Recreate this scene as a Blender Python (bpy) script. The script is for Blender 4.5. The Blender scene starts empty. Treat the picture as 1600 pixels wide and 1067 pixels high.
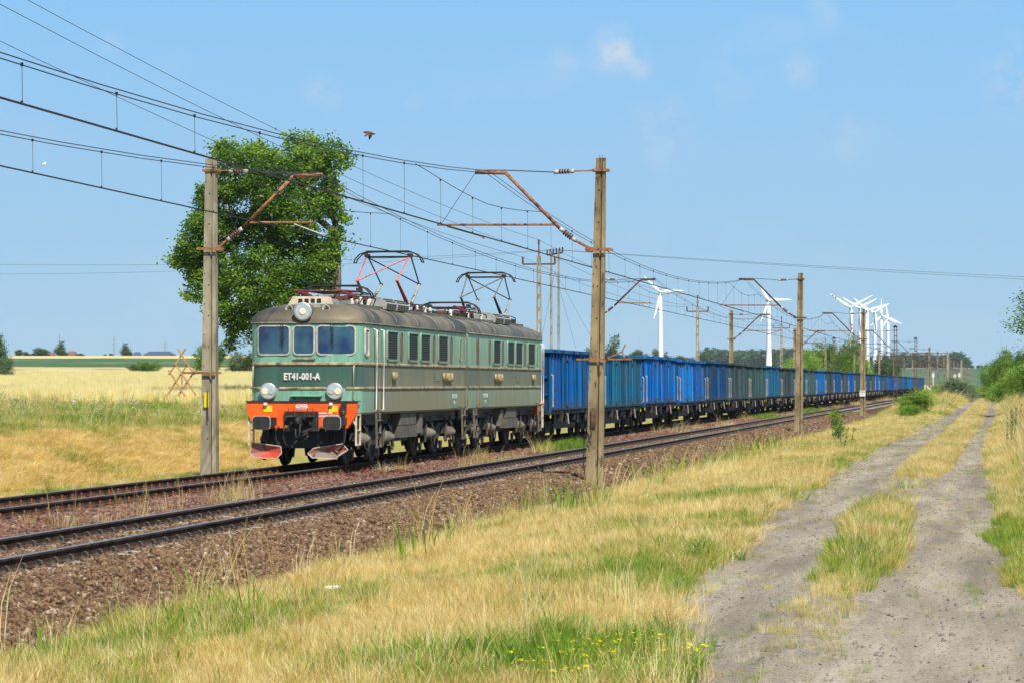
import bpy, math, random
import numpy as np
from math import sin, cos, pi, radians, sqrt, atan2, floor
from mathutils import Vector, Matrix, Euler
random.seed(7); RNG = np.random.default_rng(7)
S = bpy.context.scene
C = S.collection

# ------------------------------------------------------------------ camera
FPX = 4560.0; HC = 2.05; TH = math.atan(755/FPX); CT, ST = cos(TH), sin(TH)
cam = bpy.data.cameras.new('camera'); co = bpy.data.objects.new('camera', cam); C.objects.link(co)
cam.lens = 36*FPX/1600; cam.sensor_width = 36; cam.clip_end = 9000; cam.clip_start = 0.5
co.location = (0, 0, HC); co.rotation_euler = (pi/2 + math.atan(65.5/FPX), 0, TH)
S.camera = co
# ------------------------------------------------------------------ light
SUN_EL = radians(52); SUN_AZ = radians(33)      # azimuth measured from -Y towards +X
sd = Vector((sin(SUN_AZ)*cos(SUN_EL), -cos(SUN_AZ)*cos(SUN_EL), sin(SUN_EL)))
W = bpy.data.worlds.new('World'); S.world = W; W.use_nodes = True
nt = W.node_tree; N = nt.nodes; L = nt.links
bg = N['Background']
sky = N.new('ShaderNodeTexSky'); sky.sky_type = 'NISHITA'; sky.sun_disc = False
sky.sun_elevation = SUN_EL; sky.sun_rotation = pi - SUN_AZ
sky.air_density = 1.0; sky.dust_density = 0.15; sky.ozone_density = 3.0; sky.altitude = 0
tc = N.new('ShaderNodeTexCoord'); mp = N.new('ShaderNodeMapping'); mp.inputs['Scale'].default_value = (1, 1, 2.2)
cn = N.new('ShaderNodeTexNoise'); cn.inputs['Scale'].default_value = 17; cn.inputs['Detail'].default_value = 7
cn.inputs['Roughness'].default_value = .55
cr = N.new('ShaderNodeValToRGB'); cr.color_ramp.elements[0].position = .56; cr.color_ramp.elements[1].position = .80
cr.color_ramp.elements[0].color = (0, 0, 0, 1); cr.color_ramp.elements[1].color = (.5, .5, .5, 1)
mx = N.new('ShaderNodeMix'); mx.data_type = 'RGBA'
L.new(tc.outputs['Generated'], mp.inputs[0]); L.new(mp.outputs[0], cn.inputs['Vector']); L.new(cn.outputs[0], cr.inputs[0])
acc = None       # a few small separate fair-weather puffs
for px_, py_, rr_, wt in ((965, 82, 48, 1.0), (995, 100, 30, .8), (1252, 108, 34, .7), (1590, 112, 60, .8), (1035, 212, 70, .45), (500, 146, 36, .5), (630, 160, 30, .4), (1320, 212, 60, .35), (880, 98, 30, .35), (172, 68, 24, .35), (1290, 12, 40, .35), (1150, 110, 70, .25)):
    dv_ = Vector((CT*(px_-800)/FPX-ST, ST*(px_-800)/FPX+CT, (599-py_)/FPX)).normalized()
    dn_ = N.new('ShaderNodeVectorMath'); dn_.operation = 'DISTANCE'; dn_.inputs[1].default_value = dv_; L.new(tc.outputs['Generated'], dn_.inputs[0])
    mr_ = N.new('ShaderNodeMapRange'); mr_.interpolation_type = 'SMOOTHSTEP'; mr_.inputs['From Min'].default_value = rr_*1.25/FPX; mr_.inputs['From Max'].default_value = 0; mr_.inputs['To Max'].default_value = wt; L.new(dn_.outputs['Value'], mr_.inputs[0])
    if acc is None: acc = mr_.outputs[0]
    else: mm_ = N.new('ShaderNodeMath'); mm_.operation = 'MAXIMUM'; L.new(acc, mm_.inputs[0]); L.new(mr_.outputs[0], mm_.inputs[1]); acc = mm_.outputs[0]
cp = N.new('ShaderNodeTexNoise'); cp.inputs['Scale'].default_value = 95; cp.inputs['Detail'].default_value = 6; cp.inputs['Roughness'].default_value = .6; L.new(tc.outputs['Generated'], cp.inputs['Vector'])
cq = N.new('ShaderNodeMapRange'); cq.inputs['From Min'].default_value = .40; cq.inputs['From Max'].default_value = .66; cq.inputs['To Min'].default_value = 0; cq.inputs['To Max'].default_value = .85; L.new(cp.outputs[0], cq.inputs[0])
cm = N.new('ShaderNodeMath'); cm.operation = 'MULTIPLY'; L.new(acc, cm.inputs[0]); L.new(cq.outputs[0], cm.inputs[1])
ch = N.new('ShaderNodeMath'); ch.operation = 'MULTIPLY'; ch.inputs[1].default_value = .35; L.new(cr.outputs[0], ch.inputs[0])
cs = N.new('ShaderNodeMath'); cs.operation = 'ADD'; cs.use_clamp = True; L.new(cm.outputs[0], cs.inputs[0]); L.new(ch.outputs[0], cs.inputs[1]); L.new(cs.outputs[0], mx.inputs[0])
hs = N.new('ShaderNodeHueSaturation'); hs.inputs['Saturation'].default_value = 1.0
L.new(sky.outputs[0], hs.inputs['Color'])
sz = N.new('ShaderNodeSeparateXYZ'); L.new(tc.outputs['Generated'], sz.inputs[0])
lowr = N.new('ShaderNodeValToRGB'); e = lowr.color_ramp.elements       # hazy summer sky colour near the horizon
e[0].position = 0; e[0].color = (.385, .60, .765, 1); e[1].position = 1; e[1].color = (.13, .37, .72, 1)
for p_, c_ in ((.0206, (.366, .591, .775)), (.0644, (.328, .571, .812)), (.13, (.262, .546, .880)), (.3, (.19, .46, .82))): x = e.new(p_); x.color = (*c_, 1)
L.new(sz.outputs[2], lowr.inputs[0])
sc_ = N.new('ShaderNodeVectorMath'); sc_.operation = 'SCALE'; sc_.inputs['Scale'].default_value = 8.35; L.new(lowr.outputs[0], sc_.inputs[0])
up = N.new('ShaderNodeMapRange'); up.inputs['From Min'].default_value = .15; up.inputs['From Max'].default_value = .55; L.new(sz.outputs[2], up.inputs[0])
mz_ = N.new('ShaderNodeMix'); mz_.data_type = 'RGBA'; L.new(up.outputs[0], mz_.inputs[0]); L.new(sc_.outputs[0], mz_.inputs[6]); L.new(hs.outputs[0], mz_.inputs[7])
L.new(mz_.outputs[2], mx.inputs[6]); mx.inputs[7].default_value = (5.0, 5.7, 6.5, 1)
L.new(mx.outputs[2], bg.inputs[0]); bg.inputs[1].default_value = 0.095
sl = bpy.data.lights.new('sun', 'SUN'); sl.energy = 5.0; sl.angle = radians(.55); sl.color = (1, .955, .88)
so = bpy.data.objects.new('sun', sl); C.objects.link(so); so.rotation_euler = sd.to_track_quat('Z', 'Y').to_euler(); so.location = (0, 0, 50)
S.view_settings.view_transform = 'Standard'; S.view_settings.look = 'None'; S.view_settings.gamma = 1
S.view_settings.use_curve_mapping = False; S.view_settings.exposure = 0.4
S.render.engine = 'CYCLES'
S.cycles.max_bounces = 6; S.cycles.transparent_max_bounces = 8

# ------------------------------------------------------------------ helpers
def at(px, py, D):
    """world point seen at photo pixel px,py at depth D"""
    X = CT*D*(px-1555)/FPX
    Z = HC + (599-py)*D/FPX
    return X, (D + X*ST)/CT, Z
def depth(X, Y): return -X*ST + Y*CT

class MB:
    def __init__(s): s.v = []; s.f = []; s.m = []; s.sm = []
    def add(s, vs, fs, mi=0, smooth=False):
        o = len(s.v); s.v += [tuple(p) for p in vs]
        for f in fs: s.f.append(tuple(i+o for i in f)); s.m.append(mi); s.sm.append(smooth)
        return s
    def box(s, c, d, mi=0, R=None):
        h = [x/2 for x in d]
        vs = [Vector((sx*h[0], sy*h[1], sz*h[2])) for sx in (-1, 1) for sy in (-1, 1) for sz in (-1, 1)]
        if R is not None: vs = [R @ v for v in vs]
        vs = [(v[0]+c[0], v[1]+c[1], v[2]+c[2]) for v in vs]
        return s.add(vs, [(0, 1, 3, 2), (4, 6, 7, 5), (0, 4, 5, 1), (2, 3, 7, 6), (0, 2, 6, 4), (1, 5, 7, 3)], mi)
    def bx(s, x0, x1, y0, y1, z0, z1, mi=0):
        return s.box(((x0+x1)/2, (y0+y1)/2, (z0+z1)/2), (abs(x1-x0), abs(y1-y0), abs(z1-z0)), mi)
    def tube(s, p0, p1, r0, r1=None, n=6, mi=0, cap=True):
        if r1 is None: r1 = r0
        p0 = Vector(p0); p1 = Vector(p1); d = (p1-p0)
        if d.length < 1e-6: return s
        q = d.to_track_quat('Z', 'Y'); vs = []
        for p, r in ((p0, r0), (p1, r1)):
            for k in range(n):
                a = 2*pi*k/n+pi/n; vs.append(p + q @ Vector((r*cos(a), r*sin(a), 0)))
        fs = [(k, (k+1) % n, n+(k+1) % n, n+k) for k in range(n)]
        if cap: fs += [tuple(range(n-1, -1, -1)), tuple(range(n, 2*n))]
        return s.add(vs, fs, mi, n > 6)
    def poly(s, pts, r, n=5, mi=0):
        pts = [Vector(p) for p in pts]; vs = []; m = len(pts)
        for i, p in enumerate(pts):
            d = (pts[min(i+1, m-1)]-pts[max(i-1, 0)])
            q = d.to_track_quat('Z', 'Y'); rr = r[i] if isinstance(r, (list, tuple)) else r
            for k in range(n):
                a = 2*pi*k/n; vs.append(p + q @ Vector((rr*cos(a), rr*sin(a), 0)))
        fs = [(i*n+k, i*n+(k+1) % n, (i+1)*n+(k+1) % n, (i+1)*n+k) for i in range(m-1) for k in range(n)]
        fs += [tuple(range(n-1, -1, -1)), tuple(range((m-1)*n, m*n))]
        return s.add(vs, fs, mi, True)
    def beam(s, p0, p1, w, h, mi=0):
        p0 = Vector(p0); p1 = Vector(p1); d = p1-p0
        z = Vector((0, 0, 1)) if abs(d.normalized().z) < .95 else Vector((0, 1, 0))
        yv = d.normalized(); xv = yv.cross(z).normalized(); zv = xv.cross(yv)
        R = Matrix((xv, yv, zv)).transposed()
        return s.box((p0+p1)/2, (w, d.length, h), mi, R)
    def lathe(s, prof, c, axis='z', n=16, mi=0, smooth=True):
        """prof: list of (r, h)"""
        c = Vector(c); vs = []
        A = {'z': lambda r, a, h: (r*cos(a), r*sin(a), h), 'x': lambda r, a, h: (h, r*cos(a), r*sin(a)),
             'y': lambda r, a, h: (r*cos(a), h, r*sin(a))}[axis]
        for r, h in prof:
            for k in range(n): vs.append(c+Vector(A(r, 2*pi*k/n, h)))
        m = len(prof)
        fs = [(i*n+k, i*n+(k+1) % n, (i+1)*n+(k+1) % n, (i+1)*n+k) for i in range(m-1) for k in range(n)]
        fs += [tuple(range(n)), tuple(range((m-1)*n, m*n))]
        return s.add(vs, fs, mi, smooth)
    def prism(s, poly, a, b, axis='y', mi=0):
        """poly of 2-d points; axis y -> (x,z)+y ; axis x -> (y,z)+x ; axis z -> (x,y)+z"""
        f = {'y': lambda p, t: (p[0], t, p[1]), 'x': lambda p, t: (t, p[0], p[1]), 'z': lambda p, t: (p[0], p[1], t)}[axis]
        n = len(poly); vs = [f(p, a) for p in poly]+[f(p, b) for p in poly]
        return s.add(vs, [(k, (k+1) % n, n+(k+1) % n, n+k) for k in range(n)]+[tuple(range(n)), tuple(range(n, 2*n))], mi)
    def build(s, name, mats, parent=None, loc=None, label=None):
        me = bpy.data.meshes.new(name); me.from_pydata(s.v, [], s.f)
        if not isinstance(mats, (list, tuple)): mats = [mats]
        for m in mats: me.materials.append(m)
        me.polygons.foreach_set('material_index', s.m); me.polygons.foreach_set('use_smooth', s.sm); me.update()
        return link(name, me, parent, loc, label)
def link(name, me, parent=None, loc=None, label=None):
    o = bpy.data.objects.new(name, me); C.objects.link(o)
    if parent: o.parent = parent
    if loc is not None: o.location = loc
    if label: o['label'] = label
    return o
def tag(o, label=None, cat=None, group=None, kind=None):
    if label: o['label'] = label
    if cat: o['category'] = cat
    if group: o['group'] = group
    if kind: o['kind'] = kind
    return o
def empty(name, loc=(0, 0, 0), label=None, cat=None, group=None, kind=None, rz=0):
    o = bpy.data.objects.new(name, None); C.objects.link(o); o.location = loc; o.rotation_euler = (0, 0, rz)
    o.empty_display_size = .3
    return tag(o, label, cat, group, kind)
def copy_tree(o, parent=None):
    c = o.copy(); C.objects.link(c)
    if parent: c.parent = parent
    for ch in list(o.children): copy_tree(ch, c)
    return c
def np_mesh(name, V, Fq, mat, vals=None, tri=False):
    k = 3 if tri else 4
    me = bpy.data.meshes.new(name); me.vertices.add(len(V)); me.vertices.foreach_set('co', np.asarray(V, np.float32).ravel())
    me.loops.add(Fq.size); me.loops.foreach_set('vertex_index', Fq.ravel().astype(np.int32))
    me.polygons.add(len(Fq)); me.polygons.foreach_set('loop_start', np.arange(0, Fq.size, k, dtype=np.int32))
    me.update(calc_edges=True)
    if vals is not None:
        a = me.attributes.new('v', 'FLOAT', 'FACE'); a.data.foreach_set('value', vals.astype(np.float32))
    for m in (mat if isinstance(mat, (list, tuple)) else [mat]): me.materials.append(m)
    return me
def vnoise(x, y, seed=0):
    x = np.asarray(x, float); y = np.asarray(y, float)
    xi = np.floor(x).astype(np.int64); yi = np.floor(y).astype(np.int64); fx = x-xi; fy = y-yi
    fx = fx*fx*(3-2*fx); fy = fy*fy*(3-2*fy)
    def h(a, b):
        n = (a*374761393 + b*668265263 + seed*69069) & 0x7fffffff
        n = ((n ^ (n >> 13))*1274126177) & 0x7fffffff
        return ((n ^ (n >> 16)) & 0xffff)/65535.
    return (h(xi, yi)*(1-fx)+h(xi+1, yi)*fx)*(1-fy)+(h(xi, yi+1)*(1-fx)+h(xi+1, yi+1)*fx)*fy
def sstep(a, b, x):
    t = np.clip((np.asarray(x, float)-a)/(b-a), 0, 1); return t*t*(3-2*t)

# ------------------------------------------------------------------ materials
def newmat(name):
    m = bpy.data.materials.new(name); m.use_nodes = True
    return m, m.node_tree.nodes, m.node_tree.links, m.node_tree.nodes['Principled BSDF']
def mat(name, c1, c2=None, scale=3, rough=.6, metal=0, bump=0, bscale=None, detail=6, lo=.35, hi=.65, space='Object', stretch=(1, 1, 1), spec=.4, c3=None, s3=20, t3=.62, coat=0):
    m, n, l, b = newmat(name)
    b.inputs['Roughness'].default_value = rough; b.inputs['Metallic'].default_value = metal
    b.inputs['Specular IOR Level'].default_value = spec; b.inputs['Coat Weight'].default_value = coat
    if c2 is None: b.inputs['Base Color'].default_value = (*c1, 1); 
    t = n.new('ShaderNodeTexCoord'); mp = n.new('ShaderNodeMapping'); mp.inputs['Scale'].default_value = stretch
    if space == 'World': g = n.new('ShaderNodeNewGeometry'); l.new(g.outputs['Position'], mp.inputs[0])
    else: l.new(t.outputs[space], mp.inputs[0])
    if c2 is not None:
        x = n.new('ShaderNodeTexNoise'); x.inputs['Scale'].default_value = scale; x.inputs['Detail'].default_value = detail
        l.new(mp.outputs[0], x.inputs['Vector']); r = n.new('ShaderNodeValToRGB')
        r.color_ramp.elements[0].position = lo; r.color_ramp.elements[1].position = hi
        r.color_ramp.elements[0].color = (*c1, 1); r.color_ramp.elements[1].color = (*c2, 1)
        l.new(x.outputs[0], r.inputs[0]); out = r.outputs[0]
        if c3 is not None:
            y = n.new('ShaderNodeTexNoise'); y.inputs['Scale'].default_value = s3; y.inputs['Detail'].default_value = 4
            l.new(mp.outputs[0], y.inputs['Vector']); q = n.new('ShaderNodeValToRGB')
            q.color_ramp.elements[0].position = t3-.04; q.color_ramp.elements[1].position = t3+.04
            l.new(y.outputs[0], q.inputs[0]); mm = n.new('ShaderNodeMix'); mm.data_type = 'RGBA'
            l.new(q.outputs[0], mm.inputs[0]); l.new(out, mm.inputs[6]); mm.inputs[7].default_value = (*c3, 1); out = mm.outputs[2]
        l.new(out, b.inputs['Base Color'])
    if bump:
        x = n.new('ShaderNodeTexNoise'); x.inputs['Scale'].default_value = bscale or scale*3; x.inputs['Detail'].default_value = 5
        l.new(mp.outputs[0], x.inputs['Vector']); bp = n.new('ShaderNodeBump'); bp.inputs['Strength'].default_value = 1
        bp.inputs['Distance'].default_value = bump; l.new(x.outputs[0], bp.inputs['Height']); l.new(bp.outputs[0], b.inputs['Normal'])
    return m
def foliage(name, cols, trans=.35, rough=.55, attr=True, jitter=True):
    """cols: ramp of colours driven by per-face value v (trees) or per-instance random (grass)"""
    m, n, l, b = newmat(name)
    r = n.new('ShaderNodeValToRGB'); e = r.color_ramp.elements
    while len(e) < len(cols): e.new(.5)
    for i, c in enumerate(cols): e[i].position = i/(len(cols)-1); e[i].color = (*c, 1)
    if attr:
        a = n.new('ShaderNodeAttribute'); a.attribute_name = 'v'; l.new(a.outputs['Fac'], r.inputs[0])
    else:
        oi = n.new('ShaderNodeObjectInfo'); l.new(oi.outputs['Random'], r.inputs[0])
    b.inputs['Roughness'].default_value = rough; b.inputs['Specular IOR Level'].default_value = .3
    l.new(r.outputs[0], b.inputs['Base Color'])
    tr = n.new('ShaderNodeBsdfTranslucent'); ms = n.new('ShaderNodeMixShader'); ms.inputs[0].default_value = trans
    hs = n.new('ShaderNodeHueSaturation'); hs.inputs['Value'].default_value = 1.5; l.new(r.outputs[0], hs.inputs['Color']); l.new(hs.outputs[0], tr.inputs[0])
    l.new(b.outputs[0], ms.inputs[1]); l.new(tr.outputs[0], ms.inputs[2])
    l.new(ms.outputs[0], n['Material Output'].inputs[0])
    return m
def srgb(r, g, b):
    f = lambda c: (c/255/12.92) if c <= 10 else ((c/255+.055)/1.055)**2.4
    return (f(r), f(g), f(b))

M = {}
M['black'] = mat('black_steel', (.012, .012, .013), (.035, .033, .03), 9, .6, bump=.004)
M['underframe'] = mat('dusty_underframe_steel', (.02, .018, .015), (.075, .065, .05), 5, .8, bump=.006)
M['dust'] = mat('dusty_axlebox_paint', (.10, .088, .065), (.18, .155, .115), 7, .8, bump=.004)
M['dustbox'] = mat('dusty_box_paint', (.085, .078, .06), (.13, .118, .09), 3, .8)
M['rust'] = mat('rusty_steel', (.20, .075, .03), (.36, .17, .075), 14, .85, c3=(.08, .04, .025), s3=6, t3=.6, bump=.002)
M['rustdark'] = mat('dark_rusty_steel', (.06, .03, .02), (.15, .075, .045), 8, .85)
M['orangewood'] = mat('orange_painted_wood', (.36, .17, .07), (.48, .27, .13), 8, .8)
M['railside'] = mat('rail_web_rust', (.040, .025, .018), (.085, .055, .040), 3, .95, spec=.03)
M['railtop'] = mat('rail_head_polished', (.30, .29, .28), (.46, .45, .44), 6, .38, metal=.8)
M['railtop_dull'] = mat('rail_head_dull', (.2, .16, .12), (.38, .34, .3), 6, .45, metal=.7)
M['clip'] = mat('fastening_clip_steel', (.06, .048, .04), (.15, .125, .10), 14, .6)
M['cliprust'] = mat('fastening_rust', (.12, .045, .02), (.26, .1, .045), 10, .85)
M['sleeper'] = mat('concrete_sleeper', (.25, .21, .17), (.42, .37, .31), 7, .9, bump=.004)
M['woodsleeper'] = mat('wooden_sleeper', (.06, .04, .028), (.13, .085, .06), 8, .9, bump=.006)
M['stone_a'] = mat('ballast_stone_brown', srgb(118, 88, 72), srgb(160, 125, 104), 5, .9, bump=.003)
M['concrete'] = mat('weathered_concrete', srgb(112, 97, 70), srgb(158, 140, 104), 3.0, .9, bump=.006, bscale=26, c3=srgb(84, 72, 52), s3=7, t3=.62, stretch=(1, 1, .35))
M['concrete_g'] = mat('grey_concrete', srgb(122, 113, 93), srgb(164, 154, 130), 4, .9, bump=.005, bscale=26, c3=srgb(110, 104, 88), s3=9, t3=.68, stretch=(1, 1, .35))
M['concrete_d'] = mat('dark_concrete', srgb(100, 92, 78), srgb(140, 128, 106), 2, .9)
M['porcelain'] = mat('brown_porcelain', (.09, .03, .022), rough=.25)
M['cap'] = mat('grey_cast_cap', (.33, .32, .29), (.45, .44, .4), 12, .5)
M['wire'] = mat('wire_dark', (.03, .03, .03), rough=.5)
M['white'] = mat('white_paint', (.78, .78, .76), (.66, .65, .61), 7, .45)
M['cream'] = mat('cream_paint', (.66, .58, .42), (.5, .40, .26), 8, .6)
M['plate_white'] = mat('white_plate', (.72, .7, .64), (.6, .56, .5), 8, .5)
M['yellow'] = mat('yellow_sticker', (.72, .58, .02), (.62, .5, .03), 6, .45)
M['orange'] = mat('orange_beam_paint', srgb(246, 98, 20), srgb(226, 86, 20), 4, .5, c3=srgb(130, 62, 32), s3=9, t3=.72)
M['redplough'] = mat('faded_red_plough_paint', srgb(196, 62, 40), srgb(128, 112, 100), 1.6, .65, lo=.42, hi=.6, c3=srgb(60, 52, 48), s3=5, t3=.62)
M['redpaint'] = mat('red_paint', (.33, .02, .02), (.22, .02, .018), 6, .5)
M['pink'] = mat('faded_red_tube', (.62, .17, .16), (.5, .12, .1), 8, .55)
M['redbrown'] = mat('red_oxide_frame', (.20, .05, .035), (.11, .035, .025), 7, .7)
M['grey'] = mat('grey_roof_box_paint', (.25, .25, .225), (.34, .335, .30), 4, .6)
M['copper'] = mat('insulator_cream', (.6, .57, .48), rough=.3)
M['chrome'] = mat('headlamp_rim', (.42, .42, .4), (.55, .55, .52), 10, .35, metal=.5)
M['lens'] = mat('headlamp_reflector', (.40, .44, .42), (.55, .58, .55), 6, .12, metal=.25, spec=.8, coat=1)
M['lens2'] = mat('headlamp_bulb', (.85, .55, .28), (.9, .8, .65), 25, .2)
M['glass'] = mat('window_glass', (.006, .018, .085), (.035, .10, .13), 1.6, rough=.07, spec=.8, coat=.3, lo=.38, hi=.62, detail=2)  # film tint plus reflections, painted into the glass colour as blue-teal noise
M['seal'] = mat('window_rubber_seal', (.14, .12, .105), rough=.6)
M['frame'] = mat('window_frame_metal', (.42, .40, .34), (.55, .52, .45), 8, .5)
M['belt'] = mat('belt_moulding_cream', srgb(188, 168, 128), srgb(120, 104, 80), 6, .6, c3=srgb(86, 74, 58), s3=4, t3=.6)
M['brass'] = mat('brass_letters', (.34, .25, .13), (.46, .36, .2), 20, .5, metal=.2)
M['louvre'] = mat('louvre_dark', (.02, .022, .018), (.04, .04, .03), 8, .6)
M['slatpale'] = mat('louvre_slat_olive', (.10, .095, .06), rough=.6)
M['bird'] = mat('bird_feathers', (.16, .08, .04), (.06, .05, .05), 30, .8)
M['soil'] = mat('grassland_soil', srgb(158, 138, 80), srgb(134, 132, 66), .35, .95, space='World', bump=.03, bscale=6)
M['bark'] = mat('tree_bark', (.07, .055, .04), (.14, .115, .085), 6, .9, bump=.02, stretch=(1, 1, .3))
M['turbine'] = mat('turbine_white_paint', (.8, .8, .8), rough=.4)
M['turbred'] = mat('turbine_red_paint', (.6, .05, .06), rough=.4)
M['roofblue'] = mat('blue_metal_roof', (.06, .085, .16), (.08, .105, .19), 2, .4)
M['housewall'] = mat('pale_render', (.6, .58, .52), (.5, .48, .42), 1, .9)
M['rooftile'] = mat('red_brown_tiles', (.2, .1, .08), rough=.8)
M['leaf'] = foliage('tree_leaves', [(.035, .085, .010), (.095, .19, .02), (.17, .29, .032), (.30, .42, .07)], .48)
M['leaf_y'] = foliage('bright_shrub_leaves', [(.10, .19, .02), (.18, .30, .04), (.28, .42, .06), (.38, .50, .10)], .5)
M['leaf_g'] = foliage('grey_green_leaves', [(.08, .13, .06), (.15, .21, .10), (.22, .29, .15)], .3)
M['leaf_d'] = foliage('dark_far_leaves', [(.03, .065, .022), (.06, .115, .035), (.10, .165, .05)], .3)
M['dry'] = foliage('dry_grass', [srgb(150, 122, 62), srgb(204, 178, 102), srgb(224, 202, 134), srgb(240, 226, 176)], .35, .7, attr=False)
M['straw'] = foliage('lying_straw', [srgb(150, 112, 48), srgb(206, 168, 84), srgb(226, 196, 118), srgb(242, 226, 170)], .3, .7, attr=False)
M['olive'] = foliage('half_green_grass', [srgb(128, 132, 44), srgb(164, 156, 64), srgb(196, 176, 86), srgb(140, 150, 54)], .35, .7, attr=False)
M['green'] = foliage('green_grass', [srgb(72, 108, 26), srgb(100, 136, 36), srgb(132, 160, 48), srgb(156, 170, 70)], .35, .6, attr=False)
M['wheat'] = foliage('ripe_wheat', [srgb(204, 184, 116), srgb(228, 212, 150), srgb(238, 226, 174), srgb(212, 206, 122)], .3, .8, attr=False)
M['redweed'] = foliage('red_sedum_weed', [(.16, .03, .025), (.22, .05, .035), (.10, .03, .02)], .2, .7, attr=False)
M['flower_y'] = mat('yellow_petals', (.75, .6, .02), rough=.6)
M['flower_w'] = mat('white_umbels', (.7, .72, .66), rough=.7)
M['crop'] = mat('green_crop', (.035, .095, .03), (.055, .13, .035), .12, .95, space='World', stretch=(1, .3, 1))
M['crop2'] = mat('stubble_gold', srgb(205, 172, 96), srgb(220, 190, 116), .08, .95, space='World')
M['crop3'] = mat('pale_stubble', srgb(200, 178, 120), srgb(178, 166, 104), .03, .95, space='World')

# dirt road: grey compacted earth with fine gravel and paler dust
m, n, l, b = newmat('dirt_road'); M['road'] = m
g = n.new('ShaderNodeNewGeometry'); b.inputs['Roughness'].default_value = .95; b.inputs['Specular IOR Level'].default_value = .15
def nz(sc, det=6, st=None):
    x = n.new('ShaderNodeTexNoise'); x.inputs['Scale'].default_value = sc; x.inputs['Detail'].default_value = det; x.inputs['Roughness'].default_value = .65
    if st:
        q = n.new('ShaderNodeMapping'); q.inputs['Scale'].default_value = st; l.new(g.outputs['Position'], q.inputs[0]); l.new(q.outputs[0], x.inputs['Vector'])
    else: l.new(g.outputs['Position'], x.inputs['Vector'])
    return x
def rmp(src, a, b_, ca, cb):
    r = n.new('ShaderNodeValToRGB'); r.color_ramp.elements[0].position = a; r.color_ramp.elements[1].position = b_
    r.color_ramp.elements[0].color = (*ca, 1); r.color_ramp.elements[1].color = (*cb, 1); l.new(src.outputs[0], r.inputs[0]); return r
n1 = nz(1.6, 6, (1, .10, 1)); r1 = rmp(n1, .35, .68, srgb(126, 117, 101), srgb(174, 163, 143))
n2 = nz(22, 6, (1, .5, 1)); r2 = rmp(n2, .34, .66, (.74, .735, .73), (1.08, 1.065, 1.04))
vo = n.new('ShaderNodeTexVoronoi'); vo.inputs['Scale'].default_value = 13; l.new(g.outputs['Position'], vo.inputs['Vector'])
r3 = rmp(vo, .07, .15, (.38, .38, .40), (1, 1, 1))
n4 = nz(3.5, 3); r4 = rmp(n4, .5, .58, (0, 0, 0), (1, 1, 1))
mA = n.new('ShaderNodeMix'); mA.data_type = 'RGBA'; mA.blend_type = 'MULTIPLY'; mA.inputs[0].default_value = 1
mB_ = n.new('ShaderNodeMix'); mB_.data_type = 'RGBA'; mB_.blend_type = 'MULTIPLY'
l.new(r1.outputs[0], mA.inputs[6]); l.new(r2.outputs[0], mA.inputs[7]); l.new(mA.outputs[2], mB_.inputs[6]); l.new(r3.outputs[0], mB_.inputs[7]); l.new(r4.outputs[0], mB_.inputs[0])
l.new(mB_.outputs[2], b.inputs['Base Color'])
bp = n.new('ShaderNodeBump'); bp.inputs['Distance'].default_value = .012; l.new(n2.outputs[0], bp.inputs['Height']); l.new(bp.outputs[0], b.inputs['Normal'])

# ballast bed and stones: reddish between the tracks, browner on the near shoulder
def ballast_mat(name, inst):
    m, n, l, b = newmat(name); b.inputs['Roughness'].default_value = .92; b.inputs['Specular IOR Level'].default_value = .2
    g = n.new('ShaderNodeNewGeometry'); sx = n.new('ShaderNodeSeparateXYZ'); l.new(g.outputs['Position'], sx.inputs[0])
    mr = n.new('ShaderNodeMapRange'); mr.inputs['From Min'].default_value = -13.0; mr.inputs['From Max'].default_value = -14.2; l.new(sx.outputs[0], mr.inputs[0])
    ra = n.new('ShaderNodeValToRGB'); rb = n.new('ShaderNodeValToRGB')
    ca = [srgb(66, 50, 38), srgb(114, 88, 66), srgb(148, 118, 88), srgb(116, 80, 62), srgb(188, 168, 144)]
    cb = [srgb(80, 56, 46), srgb(126, 92, 78), srgb(152, 116, 98), srgb(116, 72, 58), srgb(184, 158, 138)]
    for r, cc in ((ra, ca), (rb, cb)):
        e = r.color_ramp.elements
        while len(e) < 5: e.new(.5)
        for i, c in enumerate(cc): e[i].position = [0, .34, .66, .88, 1][i]; e[i].color = (c[0]*.78, c[1]*.80, c[2]*.78, 1)
        if inst:
            oi = n.new('ShaderNodeObjectInfo'); l.new(oi.outputs['Random'], r.inputs[0])
        else:
            v = n.new('ShaderNodeTexVoronoi'); v.inputs['Scale'].default_value = 17; l.new(g.outputs['Position'], v.inputs['Vector'])
            l.new(v.outputs['Color'], r.inputs[0])
    mm = n.new('ShaderNodeMix'); mm.data_type = 'RGBA'; l.new(mr.outputs[0], mm.inputs[0]); l.new(ra.outputs[0], mm.inputs[6]); l.new(rb.outputs[0], mm.inputs[7])
    if inst: l.new(mm.outputs[2], b.inputs['Base Color'])
    else:
        dk = n.new('ShaderNodeMix'); dk.data_type = 'RGBA'; dk.blend_type = 'MULTIPLY'; dk.inputs[0].default_value = 1; dk.inputs[7].default_value = (.62, .6, .6, 1)
        l.new(mm.outputs[2], dk.inputs[6]); l.new(dk.outputs[2], b.inputs['Base Color'])
    if not inst:
        bp = n.new('ShaderNodeBump'); bp.inputs['Distance'].default_value = .06; l.new(v.outputs['Distance'], bp.inputs['Height']); bp.invert = True; l.new(bp.outputs[0], b.inputs['Normal'])
    return m
M['ballast'] = ballast_mat('ballast_bed', False); M['stone'] = ballast_mat('ballast_stone', True)

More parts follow.
